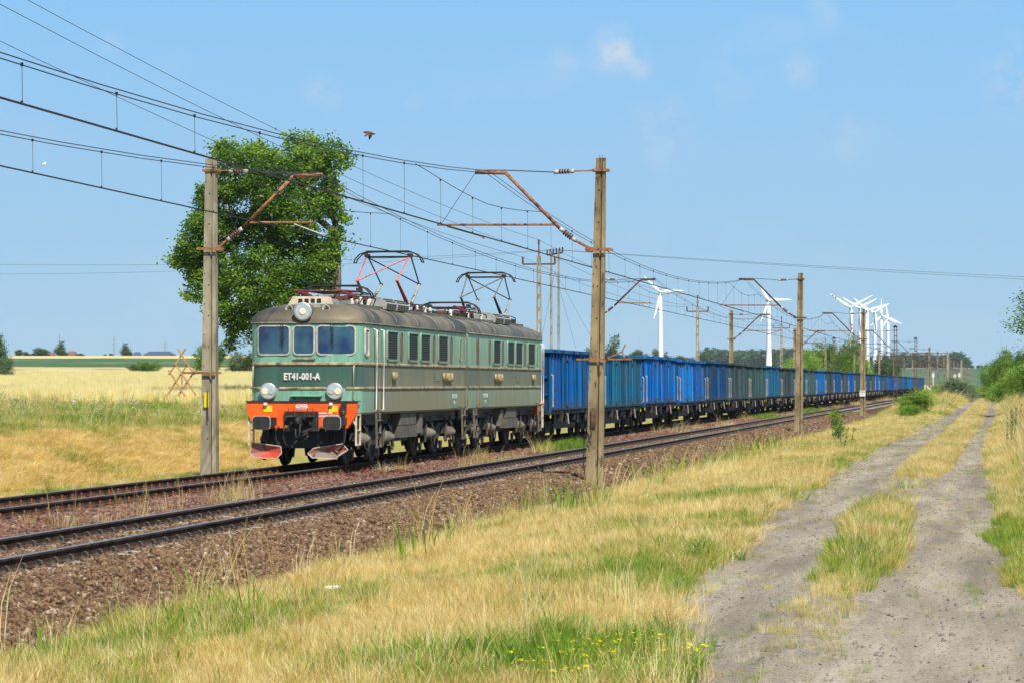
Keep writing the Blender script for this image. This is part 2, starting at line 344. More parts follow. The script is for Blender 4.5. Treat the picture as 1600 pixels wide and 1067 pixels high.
# locomotive paint : bands by height, brown brake dust growing along the side
def loco_paint(name, dirt0, dirt1, rev=False):
    m, n, l, b = newmat(name); b.inputs['Roughness'].default_value = .42; b.inputs['Specular IOR Level'].default_value = .45
    t = n.new('ShaderNodeTexCoord'); s = n.new('ShaderNodeSeparateXYZ'); l.new(t.outputs['Object'], s.inputs[0])
    r = n.new('ShaderNodeValToRGB'); r.color_ramp.interpolation = 'CONSTANT'; e = r.color_ramp.elements
    mr = n.new('ShaderNodeMapRange'); mr.inputs['From Min'].default_value = 1.0; mr.inputs['From Max'].default_value = 4.0; l.new(s.outputs[2], mr.inputs[0]); l.new(mr.outputs[0], r.inputs[0])
    light = srgb(116, 166, 142); dark = srgb(34, 82, 74)
    e[0].position = 0; e[0].color = (*light, 1); e[1].position = (1.93-1)/3; e[1].color = (*dark, 1)
    x = e.new((2.54-1)/3); x.color = (*light, 1)
    # streaky fading
    mp = n.new('ShaderNodeMapping'); mp.inputs['Scale'].default_value = (5, 5, .5); l.new(t.outputs['Object'], mp.inputs[0])
    x1 = n.new('ShaderNodeTexNoise'); x1.inputs['Scale'].default_value = 1.5; x1.inputs['Detail'].default_value = 6; l.new(mp.outputs[0], x1.inputs['Vector'])
    f1 = n.new('ShaderNodeMapRange'); f1.inputs['From Min'].default_value = .3; f1.inputs['From Max'].default_value = .7; f1.inputs['To Min'].default_value = .72; f1.inputs['To Max'].default_value = 1.25; l.new(x1.outputs[0], f1.inputs[0])
    mm = n.new('ShaderNodeMix'); mm.data_type = 'RGBA'; mm.blend_type = 'MULTIPLY'; mm.inputs[0].default_value = 1
    l.new(r.outputs[0], mm.inputs[6]); l.new(f1.outputs[0], mm.inputs[7])
    # dirt amount
    dy = n.new('ShaderNodeMapRange'); dy.inputs['From Min'].default_value = 0.2; dy.inputs['From Max'].default_value = 2.6 if dirt0 < dirt1 else 15
    dy.inputs['To Min'].default_value = dirt0; dy.inputs['To Max'].default_value = dirt1; l.new(s.outputs[1], dy.inputs[0])
    dz = n.new('ShaderNodeMapRange'); dz.inputs['From Min'].default_value = 1.2; dz.inputs['From Max'].default_value = 3.6; dz.inputs['To Min'].default_value = 1.3; dz.inputs['To Max'].default_value = .22; l.new(s.outputs[2], dz.inputs[0])
    x2 = n.new('ShaderNodeTexNoise'); x2.inputs['Scale'].default_value = .9; x2.inputs['Detail'].default_value = 7; x2.inputs['Roughness'].default_value = .6
    mp2 = n.new('ShaderNodeMapping'); mp2.inputs['Scale'].default_value = (1, 1.6, .7); l.new(t.outputs['Object'], mp2.inputs[0]); l.new(mp2.outputs[0], x2.inputs['Vector'])
    f2 = n.new('ShaderNodeMapRange'); f2.inputs['From Min'].default_value = .3; f2.inputs['From Max'].default_value = .6; f2.inputs['To Min'].default_value = .48; f2.inputs['To Max'].default_value = 1.08; l.new(x2.outputs[0], f2.inputs[0])
    a1 = n.new('ShaderNodeMath'); a1.operation = 'MULTIPLY'; l.new(dy.outputs[0], a1.inputs[0]); l.new(dz.outputs[0], a1.inputs[1])
    a2 = n.new('ShaderNodeMath'); a2.operation = 'MULTIPLY'; a2.use_clamp = True; l.new(a1.outputs[0], a2.inputs[0]); l.new(f2.outputs[0], a2.inputs[1])
    m2 = n.new('ShaderNodeMix'); m2.data_type = 'RGBA'; l.new(a2.outputs[0], m2.inputs[0]); l.new(mm.outputs[2], m2.inputs[6]); m2.inputs[7].default_value = (*srgb(128, 124, 98), 1)
    l.new(m2.outputs[2], b.inputs['Base Color'])
    ro = n.new('ShaderNodeMapRange'); ro.inputs['To Min'].default_value = .38; ro.inputs['To Max'].default_value = .8; l.new(a2.outputs[0], ro.inputs[0]); l.new(ro.outputs[0], b.inputs['Roughness'])
    return m
M['locoA'] = loco_paint('green_loco_paint', .22, 1.0); M['locoB'] = loco_paint('green_loco_paint_dusty', .8, .8)
M['locolight'] = mat('pale_green_paint', srgb(112, 176, 150), srgb(96, 150, 124), 3, .45)
M['patch'] = mat('half_clean_paint', srgb(112, 142, 112), srgb(100, 122, 94), 4, .6)
M['roof'] = mat('sooty_roof', srgb(66, 63, 56), srgb(122, 110, 86), .7, .55, bump=.003)
M['roofB'] = mat('grey_roof', srgb(76, 75, 68), srgb(112, 106, 92), 1.1, .6, bump=.003)
M['seam'] = mat('roof_seam', srgb(96, 92, 80), srgb(136, 130, 112), 3, rough=.6)

# wagon paint: obj.color times per-panel repaint patches and rust
def wagon_paint():
    m, n, l, b = newmat('wagon_paint'); b.inputs['Roughness'].default_value = .8; b.inputs['Specular IOR Level'].default_value = .12
    t = n.new('ShaderNodeTexCoord'); oi = n.new('ShaderNodeObjectInfo'); s = n.new('ShaderNodeSeparateXYZ'); l.new(t.outputs['Object'], s.inputs[0])
    dv = n.new('ShaderNodeMath'); dv.operation = 'DIVIDE'; dv.inputs[1].default_value = .9; l.new(s.outputs[1], dv.inputs[0])
    fl = n.new('ShaderNodeMath'); fl.operation = 'FLOOR'; l.new(dv.outputs[0], fl.inputs[0])
    ad = n.new('ShaderNodeMath'); ad.operation = 'MULTIPLY_ADD'; l.new(oi.outputs['Random'], ad.inputs[0]); ad.inputs[1].default_value = 97; l.new(fl.outputs[0], ad.inputs[2])
    wn = n.new('ShaderNodeTexWhiteNoise'); wn.noise_dimensions = '1D'; l.new(ad.outputs[0], wn.inputs['W'])
    hs = n.new('ShaderNodeHueSaturation'); l.new(oi.outputs['Color'], hs.inputs['Color'])
    for src, key, a, c in ((0, 'Value', .32, 1.15),):
        q = n.new('ShaderNodeMapRange'); q.inputs['To Min'].default_value = a; q.inputs['To Max'].default_value = c; l.new(wn.outputs['Value'], q.inputs[0]); l.new(q.outputs[0], hs.inputs[key])
    sp = n.new('ShaderNodeSeparateColor'); l.new(wn.outputs['Color'], sp.inputs[0])
    q = n.new('ShaderNodeMapRange'); q.inputs['To Min'].default_value = .95; q.inputs['To Max'].default_value = 1.2; l.new(sp.outputs[1], q.inputs[0]); l.new(q.outputs[0], hs.inputs['Saturation'])
    q = n.new('ShaderNodeMapRange'); q.inputs['To Min'].default_value = .465; q.inputs['To Max'].default_value = .502; l.new(sp.outputs[2], q.inputs[0]); l.new(q.outputs[0], hs.inputs['Hue'])
    # grime towards irregular patches
    cmb = n.new('ShaderNodeVectorMath'); cmb.operation = 'ADD'; l.new(t.outputs['Object'], cmb.inputs[0]); l.new(oi.outputs['Random'], cmb.inputs[1])
    x = n.new('ShaderNodeTexNoise'); x.inputs['Scale'].default_value = 1.4; x.inputs['Detail'].default_value = 7; mp = n.new('ShaderNodeMapping'); mp.inputs['Scale'].default_value = (1, 1.5, .5)
    l.new(cmb.outputs[0], mp.inputs[0]); l.new(mp.outputs[0], x.inputs['Vector'])
    r = n.new('ShaderNodeValToRGB'); r.color_ramp.elements[0].position = .46; r.color_ramp.elements[1].position = .68; l.new(x.outputs[0], r.inputs[0])
    mul = n.new('ShaderNodeMath'); mul.operation = 'MULTIPLY'; mul.inputs[1].default_value = .58; l.new(r.outputs[0], mul.inputs[0])
    mm = n.new('ShaderNodeMix'); mm.data_type = 'RGBA'; l.new(mul.outputs[0], mm.inputs[0]); l.new(hs.outputs[0], mm.inputs[6]); mm.inputs[7].default_value = (*srgb(66, 78, 76), 1)
    zr = n.new('ShaderNodeMapRange'); zr.inputs['From Min'].default_value = 1.75; zr.inputs['From Max'].default_value = 1.05; zr.inputs['To Max'].default_value = .75; l.new(s.outputs[2], zr.inputs[0]); mxm = n.new('ShaderNodeMath'); mxm.operation = 'MAXIMUM'; zm_ = n.new('ShaderNodeMath'); zm_.operation = 'MULTIPLY'; l.new(zr.outputs[0], zm_.inputs[0]); l.new(x.outputs[0], zm_.inputs[1]); l.new(mul.outputs[0], mxm.inputs[0]); l.new(zm_.outputs[0], mxm.inputs[1]); l.new(mxm.outputs[0], mm.inputs[0])
    x2 = n.new('ShaderNodeTexNoise'); x2.inputs['Scale'].default_value = 6; x2.inputs['Detail'].default_value = 5; l.new(mp.outputs[0], x2.inputs['Vector'])
    r2 = n.new('ShaderNodeValToRGB'); r2.color_ramp.elements[0].position = .62; r2.color_ramp.elements[1].position = .68; l.new(x2.outputs[0], r2.inputs[0])
    m2 = n.new('ShaderNodeMix'); m2.data_type = 'RGBA'; l.new(r2.outputs[0], m2.inputs[0]); l.new(mm.outputs[2], m2.inputs[6]); m2.inputs[7].default_value = (*srgb(70, 54, 46), 1)
    l.new(m2.outputs[2], b.inputs['Base Color'])
    return m
M['wagon'] = wagon_paint()
m, n, l, b = newmat('wagon_rib_dirty'); M['wrib'] = m; b.inputs['Roughness'].default_value = .85; b.inputs['Specular IOR Level'].default_value = .1
oi = n.new('ShaderNodeObjectInfo'); t = n.new('ShaderNodeTexCoord'); x = n.new('ShaderNodeTexNoise'); x.inputs['Scale'].default_value = 2.5; l.new(t.outputs['Object'], x.inputs['Vector'])
mm = n.new('ShaderNodeMix'); mm.data_type = 'RGBA'; l.new(x.outputs[0], mm.inputs[0]); l.new(oi.outputs['Color'], mm.inputs[6]); mm.inputs[7].default_value = (*srgb(40, 44, 50), 1); l.new(mm.outputs[2], b.inputs['Base Color'])
M['rib'] = mat('wagon_rib_paint', srgb(46, 58, 78), srgb(64, 80, 92), 3, .7, c3=srgb(52, 44, 40), s3=5, t3=.62)
M['rim'] = mat('wagon_top_rim', srgb(70, 88, 110), srgb(92, 96, 92), 2, .7, c3=srgb(90, 62, 48), s3=3, t3=.62)

# ------------------------------------------------------------------ terrain
T2 = -16.93; T1 = -12.27
_uL = [0, 80, 150, 400, 450, 520, 700, 1150, 1350, 1500, 2200, 6000]
_zL = [.4, .45, .96, 2.84, 3.4, 4.45, 5.9, 11.9, 14.8, 14.2, 10, 12]
_uR = [0, 80, 400, 800, 1500, 2500, 3300, 4200, 6000]
_zR = [.4, .45, 1.3, 2.4, 6.6, 14.7, 18.7, 22, 22]
_pX = [-30, -28, -26.3, -24, -22.6, -20.6, -19.4, -18.4, -15.6, -9.9, -8.9, -7.2, -4.2, -3.6, -2.9, -1.75, -.7, .3, 1.2, 3, 12]
_pZ = [.5, .45, .05, -.78, -.85, -.42, -.28, -.5, -.5, -.6, -.55, -.4, -.14, -.12, -.16, -.08, -.16, -.1, -.02, .05, .1]
def gz(X, Y):
    X = np.asarray(X, float); Y = np.asarray(Y, float)
    u = Y*CT - X*ST
    a = X/np.maximum(u, 60)
    w = sstep(-.15, -.25, a)
    far = np.interp(u, _uL, _zL)*w + np.interp(u, _uR, _zR)*(1-w)
    p = np.interp(X, _pX, _pZ)
    wl = sstep(0, 1, (-28-X)/(8+.03*u)); wr = sstep(0, 1, (X-14)/(30+.12*u))
    z = p*(1-wl)*(1-wr) + far*wl + far*wr
    z = z + .75*np.exp(-(((X+5.6)/1.3)**2+((Y-335)/70)**2))
    end = sstep(2000, 3200, u); z = z*(1-end)+far*end
    z = z + (vnoise(X*.5, Y*.5, 3)-.5)*.10*sstep(-9, -7, X)*sstep(-3.4, -4.2, X) + (vnoise(X*.4, Y*.25, 5)-.5)*.3*sstep(-24, -27, X)
    z = z + (vnoise(X*1.3, Y*.7, 11)-.5)*.025*(X > -3.9)*(X < .5)
    return z
def gzs(x, y): return float(gz(x, y))
xs = np.unique(np.concatenate([-np.geomspace(30, 3500, 60)[::-1], np.arange(-30, 4, .3), np.geomspace(4, 1800, 34)]))
ys = np.unique(np.concatenate([np.arange(-30, 15, 5.), np.arange(15, 130, .8), np.geomspace(130, 6500, 130)]))
XX, YY = np.meshgrid(xs, ys); ZZ = gz(XX, YY)
V = np.stack([XX.ravel(), YY.ravel(), ZZ.ravel()], 1); nx, ny = len(xs), len(ys)
i, j = np.meshgrid(np.arange(nx-1), np.arange(ny-1)); a = (j*nx+i).ravel()
me = np_mesh('ground', V, np.stack([a, a+1, a+nx+1, a+nx], 1), M['soil']); tag(link('ground', me), kind='structure')
def sheet(name, x0f, x1f, y0, y1, nyy, nxx, material, lift, kind='structure', prof=None):
    yy = np.geomspace(y0, y1, nyy) if y0 > 0 else np.linspace(y0, y1, nyy)
    V = []
    for y in yy:
        for k in range(nxx):
            x = x0f(y)+(x1f(y)-x0f(y))*k/(nxx-1); V.append((x, y))
    V = np.array(V); z = (gz(V[:, 0], V[:, 1]) if prof is None else prof(V[:, 0], V[:, 1]))+lift
    i, j = np.meshgrid(np.arange(nxx-1), np.arange(nyy-1)); a = (j*nxx+i).ravel()
    me = np_mesh(name, np.column_stack([V, z]), np.stack([a, a+1, a+nxx+1, a+nxx], 1), material)
    return tag(link(name, me), kind=kind)
# road edges
_ey = [0, 18, 21, 24.4, 33.7, 37.6, 51, 67, 97, 192, 272, 450, 600]
_el = [-2.0, -2.0, -2.1, -2.5, -3.17, -3.2, -3.72, -3.7, -3.67, -3.2, -3.2, -3.2, -3.2]
_er_y = [0, 20, 28.7, 32, 40, 54, 83, 121, 213, 600]
_er = [.9, .7, .28, .08, -.16, -.02, -.41, -.26, .1, .1]
def redge(y): return np.interp(y, _er_y, _er)
def ledge(y): return np.interp(y, _ey, _el)
sheet('dirt_road', lambda y: ledge(y)-.55, lambda y: redge(y)+.5, 4, 560, 240, 26, M['road'], .012)
# ballast bed
_bX = [-19.3, -18.5, -18.2, -15.7, -15.0, -14.3, -13.6, -10.75, -10.3, -8.75]
_bZ = [-.42, -.24, -.21, -.21, -.30, -.30, -.20, -.20, -.22, -.66]
def bz(X, Y): return np.interp(X, _bX, _bZ)+(vnoise(np.asarray(X)*2.5, np.asarray(Y)*2.5, 9)-.5)*.05
o = sheet('ballast_bed', lambda y: -19.3, lambda y: -8.75, 12, 2600, 300, 60, M['ballast'], 0, prof=bz)
# fields
def field(name, u0, u1, a0, a1, material, lift, n1=30, n2=30):
    V = []
    for u in np.linspace(u0, u1, n1):
        for k in range(n2):
            a = a0+(a1-a0)*k/(n2-1); X = a*u; V.append((X, (u+X*ST)/CT))
    V = np.array(V); z = gz(V[:, 0], V[:, 1])+lift
    i, j = np.meshgrid(np.arange(n2-1), np.arange(n1-1)); a = (j*n2+i).ravel()
    return tag(link(name, np_mesh(name, np.column_stack([V, z]), np.stack([a, a+1, a+n2+1, a+n2], 1), material)), kind='structure')
field('stubble_field', 448, 522, -.45, -.16, M['crop3'], .05)
field('green_crop_field', 700, 1150, -.5, -.16, M['crop'], .08)
field('pasture_strip', 420, 449, -.45, -.16, M['crop'], .06)
field('pale_field', 523, 699, -.45, -.16, M['crop3'], .05)
field('golden_field', 1150, 1380, -.5, -.16, M['crop2'], .1)
field('far_green_field', 1500, 3350, -.13, .02, M['crop'], .3)
field('far_stubble_field', 800, 1499, -.13, .02, M['crop2'], .3)

# ------------------------------------------------------------------ scatter (geometry nodes, for stuff only)
def scatter(name, coll, P, rot, scl, idx, label=None):
    me = bpy.data.meshes.new(name); me.vertices.add(len(P)); me.vertices.foreach_set('co', np.asarray(P, np.float32).ravel())
    for nm, ty, dat in (('rot', 'FLOAT_VECTOR', rot), ('scl', 'FLOAT_VECTOR', scl), ('idx', 'INT', idx)):
        a = me.attributes.new(nm, ty, 'POINT')
        a.data.foreach_set('vector' if 'VEC' in ty else 'value', np.asarray(dat, np.float32 if 'VEC' in ty else np.int32).ravel())
    o = link(name, me); tag(o, label=label, kind='stuff')
    ng = bpy.data.node_groups.new(name, 'GeometryNodeTree')
    ng.interface.new_socket('Geometry', in_out='INPUT', socket_type='NodeSocketGeometry'); ng.interface.new_socket('Geometry', in_out='OUTPUT', socket_type='NodeSocketGeometry')
    n = ng.nodes; l = ng.links; gi = n.new('NodeGroupInput'); go = n.new('NodeGroupOutput')
    ip = n.new('GeometryNodeInstanceOnPoints'); ci = n.new('GeometryNodeCollectionInfo'); ci.inputs['Collection'].default_value = coll
    ci.inputs['Separate Children'].default_value = True; ci.inputs['Reset Children'].default_value = True
    ip.inputs['Pick Instance'].default_value = True
    l.new(gi.outputs[0], ip.inputs['Points']); l.new(ci.outputs[0], ip.inputs['Instance'])
    for nm, ty, sk in (('rot', 'FLOAT_VECTOR', 'Rotation'), ('scl', 'FLOAT_VECTOR', 'Scale'), ('idx', 'INT', 'Instance Index')):
        a = n.new('GeometryNodeInputNamedAttribute'); a.data_type = ty; a.inputs[0].default_value = nm
        l.new(a.outputs[0], ip.inputs[sk])
    l.new(ip.outputs[0], go.inputs[0])
    md = o.modifiers.new('scatter', 'NODES'); md.node_group = ng
    return o
def coll_of(name, meshes):
    c = bpy.data.collections.new(name)
    for k, me in enumerate(meshes): c.objects.link(bpy.data.objects.new('%s_%02d' % (name, k), me))
    return c
def tuft(name, material, nb, rad, h, lean, w, seed, seg=2, flower=None):
    r = np.random.default_rng(seed); mb = MB()
    for k in range(nb):
        a = r.uniform(0, 2*pi); d = rad*sqrt(r.uniform()); bx_, by = d*cos(a), d*sin(a); hh = h*r.uniform(.55, 1.15); ln = lean*r.uniform(.3, 1.4)*hh; az = a+r.normal(0, .9)
        fa = r.uniform(0, pi); wx, wy = cos(fa)*w/2, sin(fa)*w/2
        pts = [(bx_, by, -.01), (bx_+cos(az)*ln*.35, by+sin(az)*ln*.35, hh*.6), (bx_+cos(az)*ln, by+sin(az)*ln, hh)]
        vs = [(pts[0][0]-wx, pts[0][1]-wy, pts[0][2]), (pts[0][0]+wx, pts[0][1]+wy, pts[0][2]), (pts[1][0]+wx*.8, pts[1][1]+wy*.8, pts[1][2]), (pts[1][0]-wx*.8, pts[1][1]-wy*.8, pts[1][2]), pts[2]]
        mb.add(vs, [(0, 1, 2, 3), (3, 2, 4)], 0)
        if flower and r.uniform() < flower[0]:
            f = flower[1]; p = pts[2]; mb.add([(p[0]-f, p[1], p[2]), (p[0], p[1]-f, p[2]+f*.3), (p[0]+f, p[1], p[2]), (p[0], p[1]+f, p[2]-f*.2)], [(0, 1, 2, 3)], 1)
            mb.add([(p[0]-f, p[1], p[2]-f*.4), (p[0], p[1], p[2]+f*.5), (p[0]+f, p[1], p[2]-f*.4)], [(0, 1, 2)], 1)
    me = bpy.data.meshes.new(name); me.from_pydata(mb.v, [], mb.f); me.materials.append(material)
    if flower: me.materials.append(flower[2])
    me.polygons.foreach_set('material_index', mb.m)
    return me
GR = [tuft('t', M['dry'], 34, .11, .19, .6, .0042, 1), tuft('t', M['dry'], 28, .13, .16, 1.0, .0042, 2), tuft('t', M['dry'], 18, .12, .31, .45, .0038, 3),
      tuft('t', M['olive'], 30, .11, .18, .65, .0048, 4), tuft('t', M['olive'], 16, .09, .13, .8, .007, 5),
      tuft('t', M['green'], 28, .11, .16, .7, .0055, 6), tuft('t', M['green'], 14, .08, .24, .5, .009, 7),
      tuft('t', M['green'], 16, .10, .12, .9, .012, 8, flower=(.35, .014, M['flower_y'])),
      tuft('t', M['dry'], 6, .08, .62, .25, .005, 9), tuft('t', M['green'], 10, .16, .5, .3, .016, 10),
      tuft('t', M['green'], 10, .14, .65, .25, .012, 11, flower=(.7, .022, M['flower_w'])),
      tuft('t', M['redweed'], 22, .09, .06, .9, .012, 12),
      tuft('t', M['straw'], 22, .20, .085, 3.2, .006, 13), tuft('t', M['green'], 13, .07, .10, 1.3, .034, 14), tuft('t', M['green'], 9, .05, .22, .5, .03, 15)]
GRC = coll_of('grass_source', GR)
WH = [tuft('w', M['wheat'], 34, .24, .82, .12, .022, 20+k) for k in range(3)]+[tuft('w', M['olive'], 26, .22, .6, .25, .03, 30), tuft('w', M['green'], 24, .22, .5, .3, .03, 31)]
WHC = coll_of('wheat_source', WH)
def rocks(name, n, seed0, material):
    out = []
    for k in range(n):
        r = np.random.default_rng(seed0+k); mb = MB(); pts = []
        t = (1+sqrt(5))/2
        ico = [(-1, t, 0), (1, t, 0), (-1, -t, 0), (1, -t, 0), (0, -1, t), (0, 1, t), (0, -1, -t), (0, 1, -t), (t, 0, -1), (t, 0, 1), (-t, 0, -1), (-t, 0, 1)]
        sc = (r.uniform(.7, 1.1), r.uniform(.6, .9), r.uniform(.45, .75))
        for p in ico:
            q = np.array(p)/1.9*(1+r.uniform(-.3, .25)); pts.append(tuple(q*sc*.5))
        fs = [(0, 11, 5), (0, 5, 1), (0, 1, 7), (0, 7, 10), (0, 10, 11), (1, 5, 9), (5, 11, 4), (11, 10, 2), (10, 7, 6), (7, 1, 8), (3, 9, 4), (3, 4, 2), (3, 2, 6), (3, 6, 8), (3, 8, 9), (4, 9, 5), (2, 4, 11), (6, 2, 10), (8, 6, 7), (9, 8, 1)]
        me = bpy.data.meshes.new(name); me.from_pydata(pts, [], fs); me.materials.append(material); out.append(me)
    return out
RKC = coll_of('rock_source', rocks('stone', 5, 50, M['stone']))
M['pebble'] = mat('road_pebble', srgb(92, 88, 84), srgb(140, 132, 120), 3, .9)
PBC = coll_of('pebble_source', rocks('pebble', 3, 70, M['pebble']))
def pts_in(x0, x1, y0, y1, dens, power=0, dref=30):
    """random points; density = dens * min(1,(dref/D)^power)"""
    Amax = (x1-x0)*(y1-y0); n = int(Amax*dens); x = RNG.uniform(x0, x1, n); y = RNG.uniform(y0, y1, n)
    k = RNG.uniform(size=n) < np.minimum(1, (dref/np.maximum(depth(x, y), 1))**power); return x[k], y[k]
def in_view(x, y, m=1.5):
    D = depth(x, y); px = 1555+FPX*x/(CT*D); return (px > -60-m*FPX/D) & (px < 1660+m*FPX/D) & (D > 15)
# ballast stones
X_, Y_ = [], []
for (y0, y1, dn) in ((24, 45, 420), (45, 70, 300), (70, 115, 170), (115, 230, 55)):
    x, y = pts_in(-18.9, -8.6, y0, y1, dn); k = in_view(x, y); X_.append(x[k]); Y_.append(y[k])
x = np.concatenate(X_); y = np.concatenate(Y_); D = depth(x, y)
keep = np.ones(len(x), bool)
for rc, tt in ((T1, 0), (T2, 1)):      # keep the rails clear, thin the sleepers
    for s_ in (-.7525, .7525): keep &= np.abs(x-(rc+s_)) > .11
    onsl = (np.abs(x-rc) < 1.28) & (np.abs(((y-.0) % .6)-.3) < .13); keep &= ~(onsl & (RNG.uniform(size=len(x)) < .93))
edge = sstep(-9.4, -8.55, x+.35*(vnoise(x*1.5, y*.8, 21)-.5)); keep &= RNG.uniform(size=len(x)) > edge*.85
x, y, D = x[keep], y[keep], D[keep]; n_ = len(x)
sc = RNG.uniform(.05, .105, n_)*np.interp(D, [30, 70, 120, 230], [1, 1.1, 1.35, 2.0])
scatter('ballast_stones', RKC, np.column_stack([x, y, bz(x, y)+sc*.12]), RNG.uniform(0, 6.28, (n_, 3)), np.repeat(sc[:, None], 3, 1), RNG.integers(0, 5, n_),
        'loose reddish brown crushed stone ballast around the tracks')
print('ballast', n_)
# ---- grass: choose kind by place
def grass(name, label, x, y, kindf, hs, zoff=0, sdef=1.0):
    n_ = len(x); k = kindf(x, y); z = gz(x, y)+zoff
    s = RNG.uniform(.75, 1.3, n_)*hs(x, y)*sdef; D = depth(x, y); wd = np.interp(D, [25, 60, 150, 400], [1, 1.2, 1.7, 2.4])
    rot = np.column_stack([RNG.normal(0, .12, n_), RNG.normal(0, .12, n_), RNG.uniform(0, 6.28, n_)])
    scatter(name, GRC, np.column_stack([x, y, z]), rot, np.column_stack([s*wd, s*wd, s]), k, label)
    print(name, n_)
def kind_mid(x, y):
    """grass strip between road and ballast"""
    g = vnoise(x*.55, y*.22, 31)*.6+vnoise(x*1.7, y*.8, 32)*.4; u = RNG.uniform(size=len(x))
    nearroad = sstep(-5.2, -3.6, x)*.30+sstep(-8.2, -9.0, x)*.36+sstep(24, 19, y)*.0
    blob = np.exp(-(((x+3.05)/.75)**2+((y-22.4)/1.7)**2))*.5      # green flowering patch close to the camera
    u2 = RNG.uniform(size=len(x)); q = g+nearroad*.45+blob*.8-.045+(u2-.5)*.66+(vnoise(x*3.1, y*1.4, 33)-.5)*.22
    k = np.where(q < .60, np.where(u < .45, 0, np.where(u < .85, 1, 2)), np.where(q < .72, 3+(u > .5), 5+(u > .8)))
    k = np.where((blob > .15) & (u < .35), 7, k); w4 = RNG.uniform(size=len(x)); k = np.where((w4 < .14) & (q < .75), 12, k); k = np.where((w4 > .994), 8, k); w3 = RNG.uniform(size=len(x)); k = np.where((w3 < .012+.05*(g > .6)), 13+(u > .6), k); return k.astype(int)
def h_mid(x, y): return .42+.55*vnoise(x*.8, y*.5, 41)+.25*vnoise(x*3, y*2, 42)+1.6*sstep(200, 290, y)*sstep(-3.4, -4.6, x)
X_, Y_ = [], []
for (y0, y1, dn) in ((17, 40, 150), (40, 75, 95), (75, 140, 42), (140, 420, 12)):
    x, y = pts_in(-9.3, -2.0, y0, y1, dn); k = in_view(x, y); X_.append(x[k]); Y_.append(y[k])
x = np.concatenate(X_); y = np.concatenate(Y_)
el = ledge(depth(x, y))-.16-.1*sstep(50, 90, depth(x, y))+.35*(vnoise(x*0+3, y*.55, 51)-.5)+.25*(vnoise(x*2, y*2, 52)-.5)
k = (x < el+.1*RNG.normal(size=len(x))) & (RNG.uniform(size=len(x)) < sstep(-9.25, -8.5, x+.8*(vnoise(x, y*.5, 53)-.5))+.03)
grass('verge_grass', 'dry golden grass between the ballast and the dirt road', x[k], y[k], kind_mid, h_mid)
# centre strip of the road
X_, Y_ = [], []
for (y0, y1, dn) in ((18, 52, 190), (52, 110, 110), (110, 420, 24)):
    x, y = pts_in(-2.8, -.3, y0, y1, dn); X_.append(x); Y_.append(y)
x = np.concatenate(X_); y = np.concatenate(Y_); D = depth(x, y)
cl = np.interp(D, [20, 30, 36, 46, 52, 66, 97, 240], [-1.9, -1.95, -2.05, -2.4, -2.35, -2.42, -2.41, -2.3])
crr = np.interp(D, [20, 30, 33, 39, 49, 69, 108, 175, 400], [-1.2, -1.3, -1.1, -1.05, -1.42, -1.13, -.85, -.6, -.5])
dens = np.interp(D, [17, 22, 24, 27.5, 30, 33, 47, 49.5, 51, 66, 69, 500], [.03, .10, .30, .32, .45, .9, 1, .8, .05, .05, .9, 1])
mid = (cl+crr)/2; hw = (crr-cl)/2*np.interp(D, [26, 36], [1.1, .82]); q = 1-sstep(.55, 1.15, np.abs(x-mid)/hw+.5*(vnoise(x*2.5, y*1.6, 61)-.5))
k = RNG.uniform(size=len(x)) < q*dens*(.35+1.0*vnoise(x*3, y*2, 62))
def kind_c(x, y):
    u = RNG.uniform(size=len(x)); g = (vnoise(x*1.2, y*.3, 63)-.5)*.6+.5+(RNG.uniform(size=len(x))-.5)*.8+np.interp(y, [30, 60, 75], [.02, -.02, -.26])
    return np.where(g < .38, np.where(u < .6, 0, 2), np.where(g < .66, 3+(u > .5), 5+(u > .7))).astype(int)
grass('road_centre_grass', 'grass strip growing between the two wheel ruts', x[k], y[k], kind_c, lambda x, y: np.interp(y, [22, 30, 36, 60, 90], [.35, .5, 1.0, .8, .6])*(.8+.4*vnoise(x*2, y, 64)))
# small tufts scattered over the road
x, y = pts_in(-3.6, .4, 18, 170, 8); k = (x > ledge(y)) & (x < redge(y)) & (vnoise(x*2, y, 65) > .55)
grass('road_weeds', 'small flat grass tufts on the bare road surface', x[k], y[k], lambda x, y: RNG.choice([1, 3, 4, 5], len(x)), lambda x, y: np.full(len(x), .4))
x, y = pts_in(-3.8, .9, 17, 80, 120); x2, y2 = pts_in(-3.8, .9, 80, 260, 45); x = np.concatenate([x, x2]); y = np.concatenate([y, y2]); k = (x > ledge(y)-.2) & (x < redge(y)+.2); x, y = x[k], y[k]; n_ = len(x); s = np.minimum(RNG.pareto(3.0, n_)*.014+.010, .075)*np.interp(y, [60, 200], [1, 1.8])
scatter('road_gravel', PBC, np.column_stack([x, y, gz(x, y)+.014]), RNG.uniform(0, 6.28, (n_, 3)), np.repeat(s[:, None], 3, 1), RNG.integers(0, 3, n_), 'small grey pebbles scattered on the dirt road')
